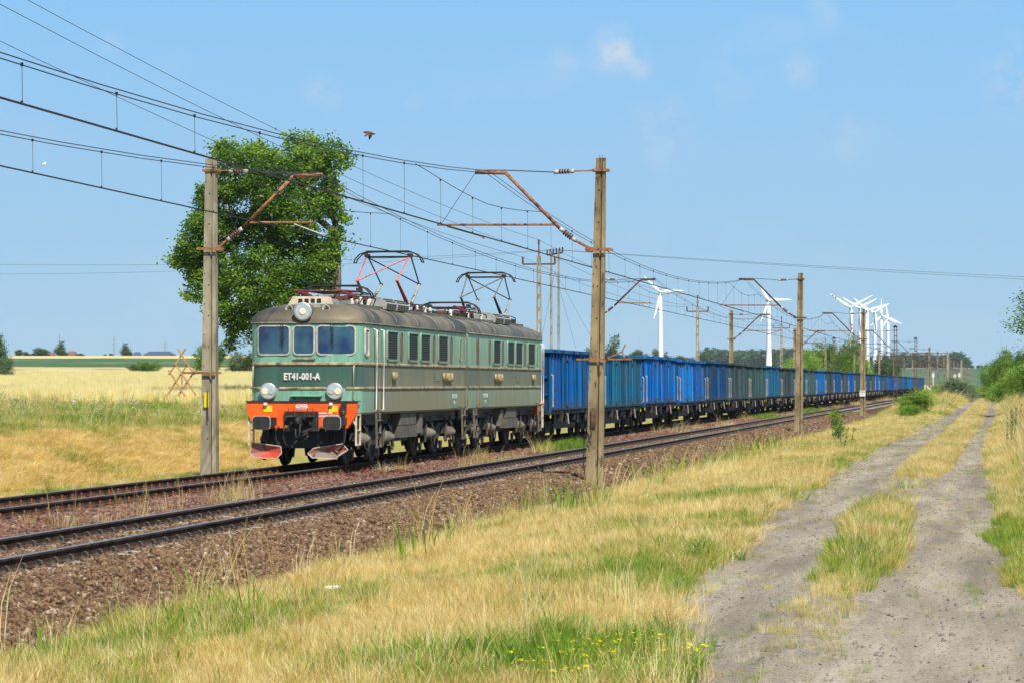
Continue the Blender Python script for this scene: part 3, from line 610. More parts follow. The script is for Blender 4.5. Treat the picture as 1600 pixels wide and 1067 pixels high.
# right verge
X_, Y_ = [], []
for (y0, y1, dn) in ((17, 60, 95), (60, 140, 60), (140, 420, 14)):
    x, y = pts_in(-.7, 7, y0, y1, dn); k = in_view(x, y, 1.0); X_.append(x[k]); Y_.append(y[k])
x = np.concatenate(X_); y = np.concatenate(Y_); D = depth(x, y)
er = redge(D)+.12+.3*(vnoise(x*0+5, y*.6, 71)-.5)+.25*(vnoise(x*2, y*2, 72)-.5); k = x > er
def kind_r(x, y):
    u = RNG.uniform(size=len(x)); d = x-redge(depth(x, y)); g = (vnoise(x*.8, y*.25, 73)-.5)*.7+.45+(RNG.uniform(size=len(x))-.5)*.8+sstep(1.4, .2, d)*.08+np.interp(y, [30, 60, 90], [.12, .06, -.12])
    k = np.where(g < .5, np.where(u < .55, 0, 2), np.where(g < .7, 3+(u > .6), 5+(u > .7)))
    k = np.where((d > .9) & (u < .14), 8, k); k = np.where((d > .9) & (u > .975) & (g > .55), 9, k); return k.astype(int)
grass('right_verge_grass', 'tall pale grass along the right side of the road', x[k], y[k], kind_r, lambda x, y: .55+1.1*sstep(.3, 1.6, x-redge(depth(x, y)))+.3*vnoise(x, y*.4, 74))
# tall stalks along ballast edge, near
x, y = pts_in(-9.6, -7.6, 24, 120, 1.3); grass('edge_stalks', 'tall single stalks at the foot of the ballast', x, y, lambda x, y: RNG.choice([8, 8, 8, 6, 9], len(x)), lambda x, y: .7+.8*RNG.uniform(size=len(x)))
x, y = pts_in(-9.7, -8.3, 24, 60, 9); k = vnoise(x*1.2, y*.7, 75) > .52
grass('ballast_edge_weeds', 'low green weeds spreading onto the ballast edge', x[k], y[k], lambda x, y: RNG.choice([5, 5, 6], len(x)), lambda x, y: .4+.5*RNG.uniform(size=len(x)), .04)
# weeds between tracks
x, y = pts_in(-15.7, -14.4, 45, 420, 3.0); k = (vnoise(x*.5, y*.16, 76) > .66); x1, y1 = x[k], y[k]
def bgrass(name, label, x, y, kinds, s0, s1):
    n_ = len(x); s = RNG.uniform(s0, s1, n_)
    rot = np.column_stack([RNG.normal(0, .12, n_), RNG.normal(0, .12, n_), RNG.uniform(0, 6.28, n_)]); wd = np.interp(depth(x, y), [25, 60, 150, 400], [1, 1.25, 2.0, 3.5])
    scatter(name, GRC, np.column_stack([x, y, bz(x, y)]), rot, np.column_stack([s*wd, s*wd, s]), RNG.choice(kinds, n_), label)
bgrass('track_dry_weeds', 'dry straw weeds between the two tracks', x1, y1, [0, 2, 8], .7, 1.4)
x, y = pts_in(-15.8, -15.0, 45, 75, 26); k = vnoise(x*1.2, y*.5, 77) > .5; k &= RNG.uniform(size=len(x)) < .45; bgrass('red_sedum', 'dark red sedum creeping over the ballast', x[k], y[k], [11], .7, 1.3)
x = RNG.normal(-15.1, .32, 260); y = RNG.normal(104, 3.4, 260); bgrass('green_weed_patch', 'bright green weeds between the tracks behind the large pole', x, y, [5, 6], .8, 1.5)
x = RNG.normal(-15.0, .12, 16); y = RNG.normal(56.5, .35, 16); bgrass('dry_weed_clump', 'dry straw clump beside the far track', x, y, [8, 2], .9, 1.4)
x = RNG.normal(-15.0, .12, 20); y = RNG.normal(97, .5, 20); bgrass('dry_weed_clump', 'dry straw clump beside the first wagon', x, y, [8, 2], .9, 1.5)
x, y = pts_in(-15.9, -14.4, 140, 300, 9); k = vnoise(x*.3, y*.08, 78) > .6; bgrass('green_track_weeds', 'distant green weeds between the tracks', x[k], y[k], [5, 6], .7, 1.3)
# left bank, meadow and wheat
X_, Y_ = [], []
for (y0, y1, dn) in ((60, 130, 70), (130, 190, 30)):
    x, y = pts_in(-36, -20.2, y0, y1, dn); D = depth(x, y); px = 1555+FPX*x/(CT*D); k = (px > -120) & (px < 420); X_.append(x[k]); Y_.append(y[k])
x = np.concatenate(X_); y = np.concatenate(Y_)
def kind_b(x, y):
    u = RNG.uniform(size=len(x)); g = (vnoise(x*.5, y*.25, 81)-.5)*.4+(vnoise(x*1.6, y*.8, 82)-.5)*.35+.42+(RNG.uniform(size=len(x))-.5)*.6+sstep(-27.5, -30, x)*.35+sstep(-22.5, -20.5, x)*.12
    return np.where(g < .66, np.where(u < .62, 12, np.where(u < .8, 1, 0)), np.where(g < .8, 3+(u > .5), np.where(u < .9, 5, 6))).astype(int)
grass('bank_grass', 'lying dry straw and grass on the ditch bank', x, y, kind_b, lambda x, y: 1.0+.5*sstep(-28, -31, x))
# meadow strip (green), then wheat
x = RNG.uniform(-75, -28.5, 400000); y = RNG.uniform(70, 190, 400000); D = depth(x, y); px = 1555+FPX*x/(CT*D)
wf = 146+6*(vnoise(x*.05, y*.05, 90)-.5)+3*(vnoise(x*.5, y*.5, 91)-.5)
k = (px > -100) & (px < 430) & (D < wf) & (RNG.uniform(size=len(x)) < .33*4); xm, ym = x[k], y[k]
kk = RNG.permutation(len(xm))[:26000]; xm, ym = xm[kk], ym[kk]
def kind_m(x, y):
    u = RNG.uniform(size=len(x)); g = vnoise(x*.2, y*.06, 92)*.5+vnoise(x*.8, y*.3, 97)*.4+(RNG.uniform(size=len(x))-.5)*.7
    k = np.where(g < .27, np.where(u < .5, 0, 2), np.where(g < .46, 3, 5+(u > .6))); k = np.where((g > .5) & (u < .012), 10, k); return np.where(u > .97, 8, k).astype(int)
grass('meadow_grass', 'green meadow grass with white flowers in front of the wheat', xm, ym, kind_m, lambda x, y: .85+.4*vnoise(x*.4, y*.2, 93))
n0 = 150000; D = 146*(430/146)**RNG.uniform(size=n0)**.9; px = RNG.uniform(-60, 620, n0); x = CT*D*(px-1555)/FPX; y = (D+x*ST)/CT
wf = 146+6*(vnoise(x*.05, y*.05, 90)-.5)+3*(vnoise(x*.5, y*.5, 91)-.5); k = (D > wf) & (x < -29)
x, y, D = x[k], y[k], D[k]; kk = RNG.permutation(len(x))[:60000]; x, y, D = x[kk], y[kk], D[kk]; n_ = len(x)
s = np.interp(D, [146, 430], [.9, 1.6]); g = vnoise(x*.12, y*.03, 94)*.6+vnoise(x*.5, y*.2, 95)*.4+RNG.normal(0, .1, n_)
idx = np.where(g > .70, 3, RNG.integers(0, 3, n_)); hh = RNG.uniform(.72, 1.08, n_)
scatter('wheat_field', WHC, np.column_stack([x, y, gz(x, y)]), np.column_stack([RNG.normal(0, .06, n_), RNG.normal(0, .06, n_), RNG.uniform(0, 6.28, n_)]), np.column_stack([s, s, hh]), idx, 'ripe pale wheat field beyond the green meadow')

# ------------------------------------------------------------------ railway tracks
def rail_profile(dull):
    hw, fw = .036, .072
    return [(-fw, -.172), (fw, -.172), (fw, -.158), (.012, -.14), (.009, -.045), (hw, -.035), (hw, -.006), (hw-.008, 0), (-hw+.008, 0), (-hw, -.006), (-hw, -.035), (-.009, -.045), (-.012, -.14), (-fw, -.158)]
def make_rail(x, parent, topm, y0=14, y1=2600):
    mb = MB(); p = rail_profile(0); n = len(p); vs = [(x+a, y0, b) for a, b in p]+[(x+a, y1, b) for a, b in p]
    for k in range(n):
        mb_i = 1 if k in (6, 7, 8, 9) else 0
        mb.add([vs[k], vs[(k+1) % n], vs[n+(k+1) % n], vs[n+k]], [(0, 1, 2, 3)], mb_i)
    return mb.build('rail', [M['railside'], topm], parent)
def clip_mesh():
    """spring clip: an upright curled bar standing beside the rail foot"""
    mb = MB(); pts = []
    for k in range(8):
        a = -0.45*pi+k*(1.75*pi/7); pts.append((.115+.046*cos(a), -.03+.008*k, -.128+.046*sin(a)))
    mb.poly(pts, .0135, 5); mb.bx(.045, .13, -.05, .05, -.168, -.145); mb.tube((.125, .03, -.15), (.115, .03, -.125), .018, n=6)
    me = bpy.data.meshes.new('clip'); me.from_pydata(mb.v, [], mb.f); me.materials.append(M['clip']); return me
def bolt_mesh():
    mb = MB(); mb.bx(.03, .15, -.07, .07, -.168, -.14); mb.tube((.07, .0, -.14), (.07, 0, -.075), .02, n=6); mb.tube((.115, .03, -.14), (.115, .03, -.1), .016, n=6)
    me = bpy.data.meshes.new('bolt'); me.from_pydata(mb.v, [], mb.f); me.materials.append(M['cliprust']); return me
def sleeper_mesh(m, w, dip):
    mb = MB(); zt = -.172; h = .06
    poly = [(-1.3, zt-h-dip), (1.3, zt-h-dip), (1.3, zt-dip-.01), (.95, zt), (.5, zt), (.35, zt-dip), (-.35, zt-dip), (-.5, zt), (-.95, zt), (-1.3, zt-dip-.01)]
    mb.prism(poly, -w/2, w/2, 'y'); me = bpy.data.meshes.new('sleeper'); me.from_pydata(mb.v, [], mb.f); me.materials.append(m); return me
CLIP, BOLT = clip_mesh(), bolt_mesh()
def track(x, top, sm, cm, label, y0):
    t = empty('railway_track', (0, 0, 0), kind='structure'); t['label'] = label
    make_rail(x-.7525, t, top); make_rail(x+.7525, t, top)
    ys_ = [y0+.6*k for k in range(560)]
    for k, y in enumerate(ys_[:220]):
        o = link('sleeper', sm, t, (x, y, 0))
    nc = 0
    for y in ys_[:150]:
        for s_ in (-.7525, .7525):
            link('rail_clip', cm, t, (x+s_, y, 0))
    for nm, src, lst in (('sleeper', sm, [(x, y, 0, 1) for y in ys_[220:]]),
                         ('rail_clip', cm, [(x+s_, y, 0, 1) for y in ys_[150:450] for s_ in (-.7525, .7525)]+[(x+s_, y, 0, -1) for y in ys_[:200] for s_ in (-.7525, .7525)])):
        V = []; F = []; sv = [v.co[:] for v in src.vertices]; sf = [tuple(p.vertices) for p in src.polygons]
        for (a, b_, c_, m_) in lst:
            o_ = len(V); V += [(p[0]*m_+a, p[1]+b_, p[2]+c_) for p in sv]; F += [tuple(i+o_ for i in f) for f in sf]
        me = bpy.data.meshes.new(nm+'_run'); me.from_pydata(V, [], F); me.materials.append(src.materials[0])
        tag(link(nm+'_run', me, t), kind='stuff')
track(T1, M['railtop'], sleeper_mesh(M['sleeper'], .26, .03), CLIP, 'near track on concrete sleepers with polished rails', 30.3)
track(T2, M['railtop_dull'], sleeper_mesh(M['woodsleeper'], .25, .02), BOLT, 'far track with rusty fastenings that carries the train', 45.3)

# ------------------------------------------------------------------ generic panel helpers
def rrect(w, h, r, n=3):
    r = min(r, w/2-1e-3, h/2-1e-3); P = []
    for cx, cy, a0 in ((w/2-r, h/2-r, 0), (-w/2+r, h/2-r, pi/2), (-w/2+r, -h/2+r, pi), (w/2-r, -h/2+r, 1.5*pi)):
        for k in range(n+1):
            a = a0+k*pi/2/n; P.append((cx+r*cos(a), cy+r*sin(a)))
    return P
def ring(mb, u, v, w, h, r, t, d0, d1, mp, mi=0):
    """raised frame: outer rounded rect minus inner, from depth d0 to d1"""
    O = rrect(w+2*t, h+2*t, r+t); I = rrect(w, h, r); n = len(O); vs = []
    for P, d in ((O, d0), (O, d1), (I, d1), (I, d0)): vs += [mp(u+a, v+b_, d) for a, b_ in P]
    fs = []
    for s_ in range(3): fs += [(s_*n+k, s_*n+(k+1) % n, (s_+1)*n+(k+1) % n, (s_+1)*n+k) for k in range(n)]
    mb.add(vs, fs, mi)
def pane(mb, u, v, w, h, r, d, mp, mi=0, nx_=6):
    """filled rounded rect as vertical strips so that it can follow a curved face"""
    P = rrect(w, h, r); cols = []
    xs_ = sorted(set([round(p[0], 5) for p in P]+[(-w/2+w*k/nx_) for k in range(nx_+1)]))
    for x in xs_:
        q = max(0, abs(x)-(w/2-r)); yy = h/2-r+sqrt(max(r*r-q*q, 0)); cols.append((x, yy))
    vs = []
    for x, yy in cols: vs += [mp(u+x, v-yy, d), mp(u+x, v+yy, d)]
    mb.add(vs, [(2*k, 2*k+2, 2*k+3, 2*k+1) for k in range(len(cols)-1)], mi)
def text_obj(name, body, size, depth_, m, parent, matrix, align='CENTER', sx=1, bold=0):
    cu = bpy.data.curves.new(name, 'FONT'); cu.body = body; cu.size = size; cu.extrude = depth_; cu.align_x = align; cu.align_y = 'CENTER'; cu.offset = bold; cu.resolution_u = 2
    tmp = bpy.data.objects.new(name, cu); C.objects.link(tmp)
    dg = bpy.context.evaluated_depsgraph_get(); me = bpy.data.meshes.new_from_object(tmp.evaluated_get(dg)); bpy.data.objects.remove(tmp)
    me.transform(Matrix.Diagonal((sx, 1, 1, 1))); me.transform(matrix); me.materials.clear(); me.materials.append(m); me.name = name
    return link(name, me, parent)

# ------------------------------------------------------------------ locomotive
HWD = 1.42
def fy(x):
    a = min(abs(x)/HWD, 1); return .10*a*a+.52*(1-sqrt(max(0, 1-a**9)))
def plan(L_, n=18):
    """outline from rear left, round the front, to rear right"""
    aa = [sin(k/n*pi/2)**.8 for k in range(n+1)]
    pts = [(-HWD*a, fy(HWD*a)) for a in reversed(aa)]+[(HWD*a, fy(HWD*a)) for a in aa[1:]]
    return [(-HWD, L_)]+pts+[(HWD, L_)]
def loco_unit(L_, flip, paint, roofm, loc, label):
    root = empty('electric_locomotive', loc, label, 'locomotive', 'coupled sections of the green locomotive')
    fl = (lambda y: L_-y) if flip else (lambda y: y)
    def T(mb):
        if flip: mb.v = [(a, L_-b_, c_) for a, b_, c_ in mb.v]
        return mb
    P = plan(L_); n = len(P)
    # body shell
    mb = MB(); zs = [1.28, 1.33, 1.93, 2.54, 3.5, 3.56]; ins = [.03, 0, 0, 0, 0, .02]; vs = []
    for z, i_ in zip(zs, ins):
        for (x, y) in P: vs.append((x*(1-i_/1.42), y+(i_ if y < L_ else 0), z))
    fs = [(r*n+k, r*n+k+1, (r+1)*n+k+1, (r+1)*n+k) for r in range(len(zs)-1) for k in range(n-1)]
    fs += [(r*n+n-1, r*n, (r+1)*n, (r+1)*n+n-1) for r in range(len(zs)-1)]
    mb.add(vs, fs); mb.add(vs[:n], [tuple(range(n))])
    for k in range(len(mb.sm)): mb.sm[k] = False
    T(mb).build('body', paint, root)
    # roof dome
    ys_ = sorted(set([fy(HWD*a) for a in (0, .35, .6, .75, .85, .92, .97, .995, 1)]+[.75, .9, 1.1, 1.4, 2.2]+[2.2+(L_-2.2)*k/8 for k in range(1, 9)]))
    def hw_at(y):
        if y >= fy(HWD): return HWD
        lo, hi = 0, HWD
        for _ in range(30):
            m_ = (lo+hi)/2
            if fy(m_) < y: lo = m_
            else: hi = m_
        return lo
    def rh(y): return .50*sqrt(1-(1-min(max(y, 0)/1.15, 1))**2)
    prof = [pi*k/16 for k in range(17)]; vs = []
    for y in ys_:
        w_ = hw_at(y)+.015; h_ = rh(y)
        for t in prof:
            vs.append((w_*math.copysign(abs(cos(t))**.72, cos(t)), y-.01, 3.545+h_*abs(sin(t))**.72))
    m_ = len(prof); mb = MB(); mb.add(vs, [(r*m_+k, r*m_+k+1, (r+1)*m_+k+1, (r+1)*m_+k) for r in range(len(ys_)-1) for k in range(m_-1)]+[tuple(range((len(ys_)-1)*m_, len(ys_)*m_))], 0, True)
    rf = T(mb).build('roof', roofm, root)
    # roof seams
    for ysm in (1.75, 4.6, 7.4, 10.2, 12.9):
        mb = MB(); mb.poly([((HWD+.015)*math.copysign(abs(cos(t))**.72, cos(t)), ysm, 3.55+.500*abs(sin(t))**.72) for t in prof], .016, 4); T(mb).build('roof_seam', M['seam'], rf)
    mb = MB()
    for sx in (-1, 1): mb.poly([(sx*x, y, 3.545) for x, y in [(HWD*a+.02, fy(HWD*a)-.03) for a in (0, .4, .7, .85, .93, .98)]+[(HWD+.03, .8), (HWD+.03, L_)]], .022, 4)
    T(mb).build('gutter', M['seam'], rf)
    # equipment deck line
    mb = MB(); mb.bx(-.98, .98, 1.9, L_-.15, 3.96, 4.06); T(mb).build('roof_deck', M['roofB'], rf)
    FM = lambda u, v, w: (u, fl(fy(u)-w), v)
    sides = [(1, lambda u, v, w: (HWD+w, u, v)), (-1, lambda u, v, w: (-HWD-w, u, v))]
    # belts
    for z, hh in ((2.54, .035), (1.94, .032)):
        mb = MB(); zz_ = z
        Q = P
        for k in range(n-1):
            (x0, y0), (x1, y1) = Q[k], Q[k+1]; xm = (x0+x1)/2
            if z < 2 and y0 < .3 and y1 < .3 and (abs(abs(xm)-.85) < .25): continue
            d = Vector((y1-y0, -(x1-x0), 0)); d = d.normalized() if d.length > 1e-6 else Vector((0, -1, 0))
            o_ = -d*.03 if (d.x*xm < 0 or (abs(xm) < .1 and d.y > 0)) else d*.03
            mb.add([(x0, y0, z-hh), (x1, y1, z-hh), (x1, y1, z+hh), (x0, y0, z+hh), (x0+o_.x, y0+o_.y, z-hh*.6), (x1+o_.x, y1+o_.y, z-hh*.6), (x1+o_.x, y1+o_.y, z+hh*.6), (x0+o_.x, y0+o_.y, z+hh*.6)],
                   [(4, 5, 6, 7), (0, 1, 5, 4), (3, 7, 6, 2)])
        T(mb).build('belt_moulding', M['belt'], root)
    # windshields
    for (u, w_) in ((-.745, .80), (.03, .50), (.83, .90)):
        mb = MB(); ring(mb, u, 3.12, w_, .68, .08, .03, 0, .03, FM); ring(mb, u, 3.12, w_-.03, .65, .07, .016, 0, .022, FM, 1)
        f = mb.build('windshield', [M['frame'], M['seal']], root)
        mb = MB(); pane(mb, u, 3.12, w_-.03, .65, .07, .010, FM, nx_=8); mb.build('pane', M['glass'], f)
    for u0 in (-.55, .72):
        mb = MB(); p0 = FM(u0, 3.5, .06); mb.tube(p0, FM(u0+.02, 3.12, .07), .009, n=4); mb.tube(FM(u0+.05, 3.5, .05), FM(u0+.05, 3.14, .06), .009, n=4)
        mb.tube(FM(u0+.03, 3.2, .05), FM(u0+.04, 2.92, .05), .013, n=4); mb.box(FM(u0+.03, 3.12, .07), (.06, .03, .05)); mb.build('wiper', M['black'], root)
    # lower centre ledge, moulding under window
    mb = MB()
    mb.add([FM(-.30, 1.77, 0), FM(.50, 1.77, 0), FM(.50, 1.75, .2), FM(-.30, 1.75, .2), FM(-.30, 1.755, 0), FM(.50, 1.755, 0), FM(.50, 1.735, .2), FM(-.30, 1.735, .2)], [(0, 1, 2, 3), (4, 5, 6, 7), (3, 2, 6, 7), (0, 3, 7, 4), (1, 2, 6, 5)])
    for u in (-.22, .1, .42): mb.add([FM(u, 1.76, 0), FM(u, 1.74, .16), FM(u, 1.65, 0), FM(u+.015, 1.65, 0)], [(0, 1, 2), (0, 1, 3)])
    mb.build('front_ledge', M['locolight'], root)
    mb = MB(); mb.beam(FM(-.25, 2.66, .03), FM(.32, 2.66, .03), .03, .03); mb.build('window_sill_bar', M['belt'], root)
    # lamps
    def lamp(nm, u, z, r, yoff, deep, bulbs):
        y_ = fl(fy(u)+yoff); s_ = 1 if not flip else -1
        mb = MB(); mb.lathe([(r*.86, s_*deep), (r*.92, 0), (r, -s_*.03), (r, -s_*.06), (r*.84, -s_*.07), (r*.78, -s_*.045)], (u, y_, z), 'y', 24)
        h = mb.build(nm, M['chrome'] if deep < .3 else M['roof'], root)
        mb = MB(); mb.lathe([(r*1.0, -s_*.05), (r, -s_*.075), (r*.8, -s_*.08)], (u, y_, z), 'y', 24); mb.build('rim', M['chrome'], h)
        mb = MB(); mb.lathe([(r*.8, -s_*.082), (r*.4, -s_*.086), (.001, -s_*.088)], (u, y_, z), 'y', 24); mb.build('lamp_glass', M['lens'], h)
        for bu, mm in bulbs:
            mb = MB(); mb.lathe([(.082, -s_*.086), (.074, -s_*.100), (.05, -s_*.094), (.001, -s_*.093)], (u+bu, y_, z), 'y', 16); mb.build('bulb', mm, h)
    lamp('headlight', -.87, 1.86, .215, -.02, .06, ((-.08, M['lens2']), (.08, M['lens'])))
    lamp('headlight', .82, 1.86, .215, -.02, .06, ((-.08, M['lens']), (.08, M['lens2'])))
    lamp('roof_headlight', .02, 3.82, .235, -.02, .55, ((0, M['lens2']),))
    for u in (-.42, .52):
        mb = MB(); s_ = 1 if not flip else -1
        mb.lathe([(.03, s_*.3), (.04, s_*.12), (.10, -s_*.02), (.085, -s_*.02), (.03, s_*.08)], (u, fl(.30), 3.90), 'y', 12); mb.tube((u, fl(.4), 3.65), (u, fl(.42), 3.9), .02); mb.build('horn', M['cap'], root)
    # cream air box above the lamp
    mb = MB(); mb.prism([(-.62, 4.02), (.42, 4.02), (.36, 4.23), (-.50, 4.23)], fl(1.0), fl(1.55), 'y')
    mb.build('air_box', M['cream'], root)
    for k in range(4): mb = MB(); mb.box((-.30+.16*k, fl(.996), 4.12), (.105, .014, .10)); mb.build('air_intake', M['black'], root)
    mb = MB(); mb.prism([(-.48, 4.02), (.40, 4.02), (.36, 4.19), (-.46, 4.19)], fl(1.55), fl(2.3), 'y'); mb.build('air_duct', M['grey'], root)
    mb = MB(); mb.bx(-.30, .34, fl(.45), fl(1.3), 3.7, 4.02); mb.build('lamp_bracket', M['grey'], root)
    # buffer beam with cut corners
    mb = MB(); z0, z1 = .92, 1.6
    poly = [(-1.40, z1), (1.40, z1), (1.40, 1.32), (1.16, .95), (-1.16, .95), (-1.40, 1.32)]
    mb.prism(poly, fl(-.10), fl(.02), 'y'); mb.bx(-1.42, 1.42, fl(-.13), fl(.25), 1.6, 1.625, 1); bb = mb.build('buffer_beam', [M['orange'], M['black']], root)
    mb = MB(); mb.bx(-.43, .43, fl(-.16), fl(.3), .88, 1.37); mb.bx(-1.0, 1.0, fl(.12), fl(.3), .45, .93)
    mb.build('coupler_plate', M['black'], root)
    mb = MB(); F_ = fl
    mb.box((0, F_(-.32), 1.10), (.16, .36, .18)); mb.lathe([(.02, -.05), (.11, -.03), (.11, .03), (.02, .05)], (0, F_(-.5), 1.12), 'x', 10)
    mb.add([(-.30, F_(-.17), .98), (.30, F_(-.17), .98), (.08, F_(-.45), 1.2), (-.08, F_(-.45), 1.2), (-.16, F_(-.2), .85), (.16, F_(-.2), .85)], [(0, 1, 2, 3), (0, 1, 5, 4)])
    mb.poly([(.05, F_(-.5), 1.05), (.05, F_(-.52), .8), (-.03, F_(-.52), .66)], .028, 5); mb.poly([(-.05, F_(-.5), 1.05), (-.06, F_(-.52), .8), (.0, F_(-.52), .66)], .026, 5)
    mb.poly([(0, F_(-.52), .7), (.14, F_(-.54), .78), (.26, F_(-.54), .84), (.27, F_(-.54), .76), (.12, F_(-.54), .6)], .022, 5); mb.poly([(0, F_(-.52), .68), (-.12, F_(-.54), .52)], .02, 5)
    mb.lathe([(.001, -.04), (.04, 0), (.001, .04)], (-.14, F_(-.54), .5), 'z', 8)
    mb.build('screw_coupler', M['black'], root)
    for u in (-.24, .24):
        mb = MB()
        mb.tube((u-.09, F_(-.18), 1.25), (u-.06, F_(-.24), 1.44), .009, n=4); mb.tube((u+.09, F_(-.18), 1.25), (u+.06, F_(-.24), 1.44), .009, n=4); mb.box((u, F_(-.23), 1.25), (.2, .12, .03)); mb.tube((u, F_(-.2), 1.25), (u, F_(-.2), 1.05), .014)
        mb.build('jumper_socket_bracket', M['rustdark'], root)
    for u in (-.9, .875):
        mb = MB(); sgn = -1 if not flip else 1
        mb.lathe([(.16, 0), (.16, sgn*.26), (.11, sgn*.27), (.11, sgn*.5)], (u, F_(-.1), 1.09), 'y', 14)
        pl = rrect(.46, .34, .09, 3); mb.prism([(a+u, b_+1.09) for a, b_ in pl], F_(-.56), F_(-.60), 'y', 1)
        mb.prism([(a*.94+u, b_*.92+1.09) for a, b_ in pl], F_(-.60), F_(-.615), 'y', 0)
        mb.box((u+.24, F_(-.35), 1.12), (.10, .3, .2), 0); mb.build('buffer', [M['black'], M['cap']], root)
    # snow ploughs
    for (u0, u1, s_) in ((-1.26, -.46, -1), (.20, 1.22, 1)):
        poly = [(u0+.12, .22), (u1-.12 if s_ < 0 else u1-.34, .20), (u1, .33 if s_ < 0 else .42), (u1-.02 if s_ < 0 else u1-.14, .50 if s_ < 0 else .57), (u0+(.05 if s_ < 0 else .15), .60 if s_ < 0 else .46), (u0, .33)]
        mb = MB(); o_ = [(x, F_(-.30-.10*((z-.2)/.4-.5)**2), z) for x, z in poly]; c_ = (sum(p[0] for p in poly)/6, F_(-.22), .38)
        mb.add(o_+[c_], [(k, (k+1) % 6, 6) for k in range(6)], 0)
        for k in range(6): mb.tube(o_[k], o_[(k+1) % 6], .011, n=5, mi=1)
        mb.tube(((u0+u1)/2, F_(.1), .9), ((u0+u1)/2, F_(-.15), .45), .05, mi=2); mb.build('snow_plough', [M['redplough'], M['cream'], M['black']], root)
    # cream shunter steps
    for sx in (-1, 1):
        mb = MB(); x_ = sx*1.36
        mb.beam((x_, F_(-.02), 1.3), (x_, F_(-.02), .52), .04, .05); mb.beam((x_+.02, F_(.35), 1.3), (x_+.02, F_(.35), .52), .04, .05)
        mb.beam((x_, F_(-.02), .54), (x_+.02, F_(.35), .54), .05, .03); mb.beam((x_, F_(-.02), 1.28), (x_-sx*.0+.02, F_(.35), 1.28), .05, .03); mb.beam((x_-sx*.16, F_(-.02), 1.28), (x_, F_(-.02), 1.02), .04, .04)
        mb.beam((x_, F_(-.02), .9), (x_+.02, F_(.35), .9), .05, .03)
        mb.build('shunter_step', M['cream'], root)
        mb = MB(); x_ = sx*1.27 if sx > 0 else -1.30; mb.poly([FM(x_, 1.62, .03), FM(x_, 1.66, .08), FM(x_, 2.46, .08), FM(x_, 2.50, .01)], .016, 5); mb.build('front_handrail', M['cream'], root)
    # hoses and jumper cable
    for u in (-.58, -.38, .5, .68):
        mb = MB(); mb.poly([(u, F_(-.14), .98), (u-.02, F_(-.28), .92), (u-.04, F_(-.3), .72), (u, F_(-.26), .55), (u+.05, F_(-.2), .52)], .026, 6); mb.tube((u, F_(-.10), .98), (u, F_(-.2), .99), .04, mi=1); mb.build('brake_hose', [M['black'], M['rust']], root)
    if not flip:
        mb = MB(); mb.box((1.08, F_(-.17), 1.47), (.12, .12, .26)); mb.lathe([(.03, -.12), (.06, 0), (.06, .12)], (1.08, F_(-.22), 1.28), 'z', 8)
        mb.poly([(1.08, F_(-.2), 1.2), (1.16, F_(-.32), .9), (1.14, F_(-.34), .6), (.98, F_(-.34), .40), (.86, F_(-.3), .5), (.84, F_(-.2), .82)], .022, 6); mb.build('jumper_cable', M['black'], root)
        # stickers and lettering
        for u in (-.86, .80):
            mb = MB(); mb.box((u, F_(-.106), 1.43), (.22, .008, .16)); mb.build('yellow_sticker', M['yellow'], bb)
            mb = MB(); mb.box((u-.05, F_(-.14), 1.55), (.08, .06, .07)); mb.build('lamp_bracket_white', M['plate_white'], bb)
        RF = Matrix.Rotation(pi/2, 4, 'X')
        def ft(nm, s_, u, z, size, m_, sx=1, d=.01, bold=0, yo=-.11, par=root, al='CENTER'): return text_obj(nm, s_, size, d, m_, par, Matrix.Translation((u, yo, z)) @ RF, al, sx, bold)
        ft('running_number', 'ET41-001-A', -.02, 2.22, .235, M['plate_white'], .80, .012, .008, fy(0)-.012)
        ft('maker_logo_text', 'RUWAR', .0, 1.485, .085, M['white'], 1.0, .004, .004, -.108, bb)
        mb = MB(); ring(mb, 0, 1.485, .27, .10, .05, .012, 0, .006, lambda u, v, w: (u, -.102-w, v)); mb.build('logo_outline', M['white'], bb)
        ft('beam_lettering', 'Hamowanie:  100t', .36, 1.325, .062, M['white'], .9, .003, .003, -.108, bb, 'LEFT')
        ft('beam_lettering', 'Pomost Luzem  PC3-C-4a-P', .36, 1.255, .062, M['white'], .85, .003, .003, -.108, bb, 'LEFT')
    # side features; positions come from the builder tables
    feats = SIDE_B if flip else SIDE_A
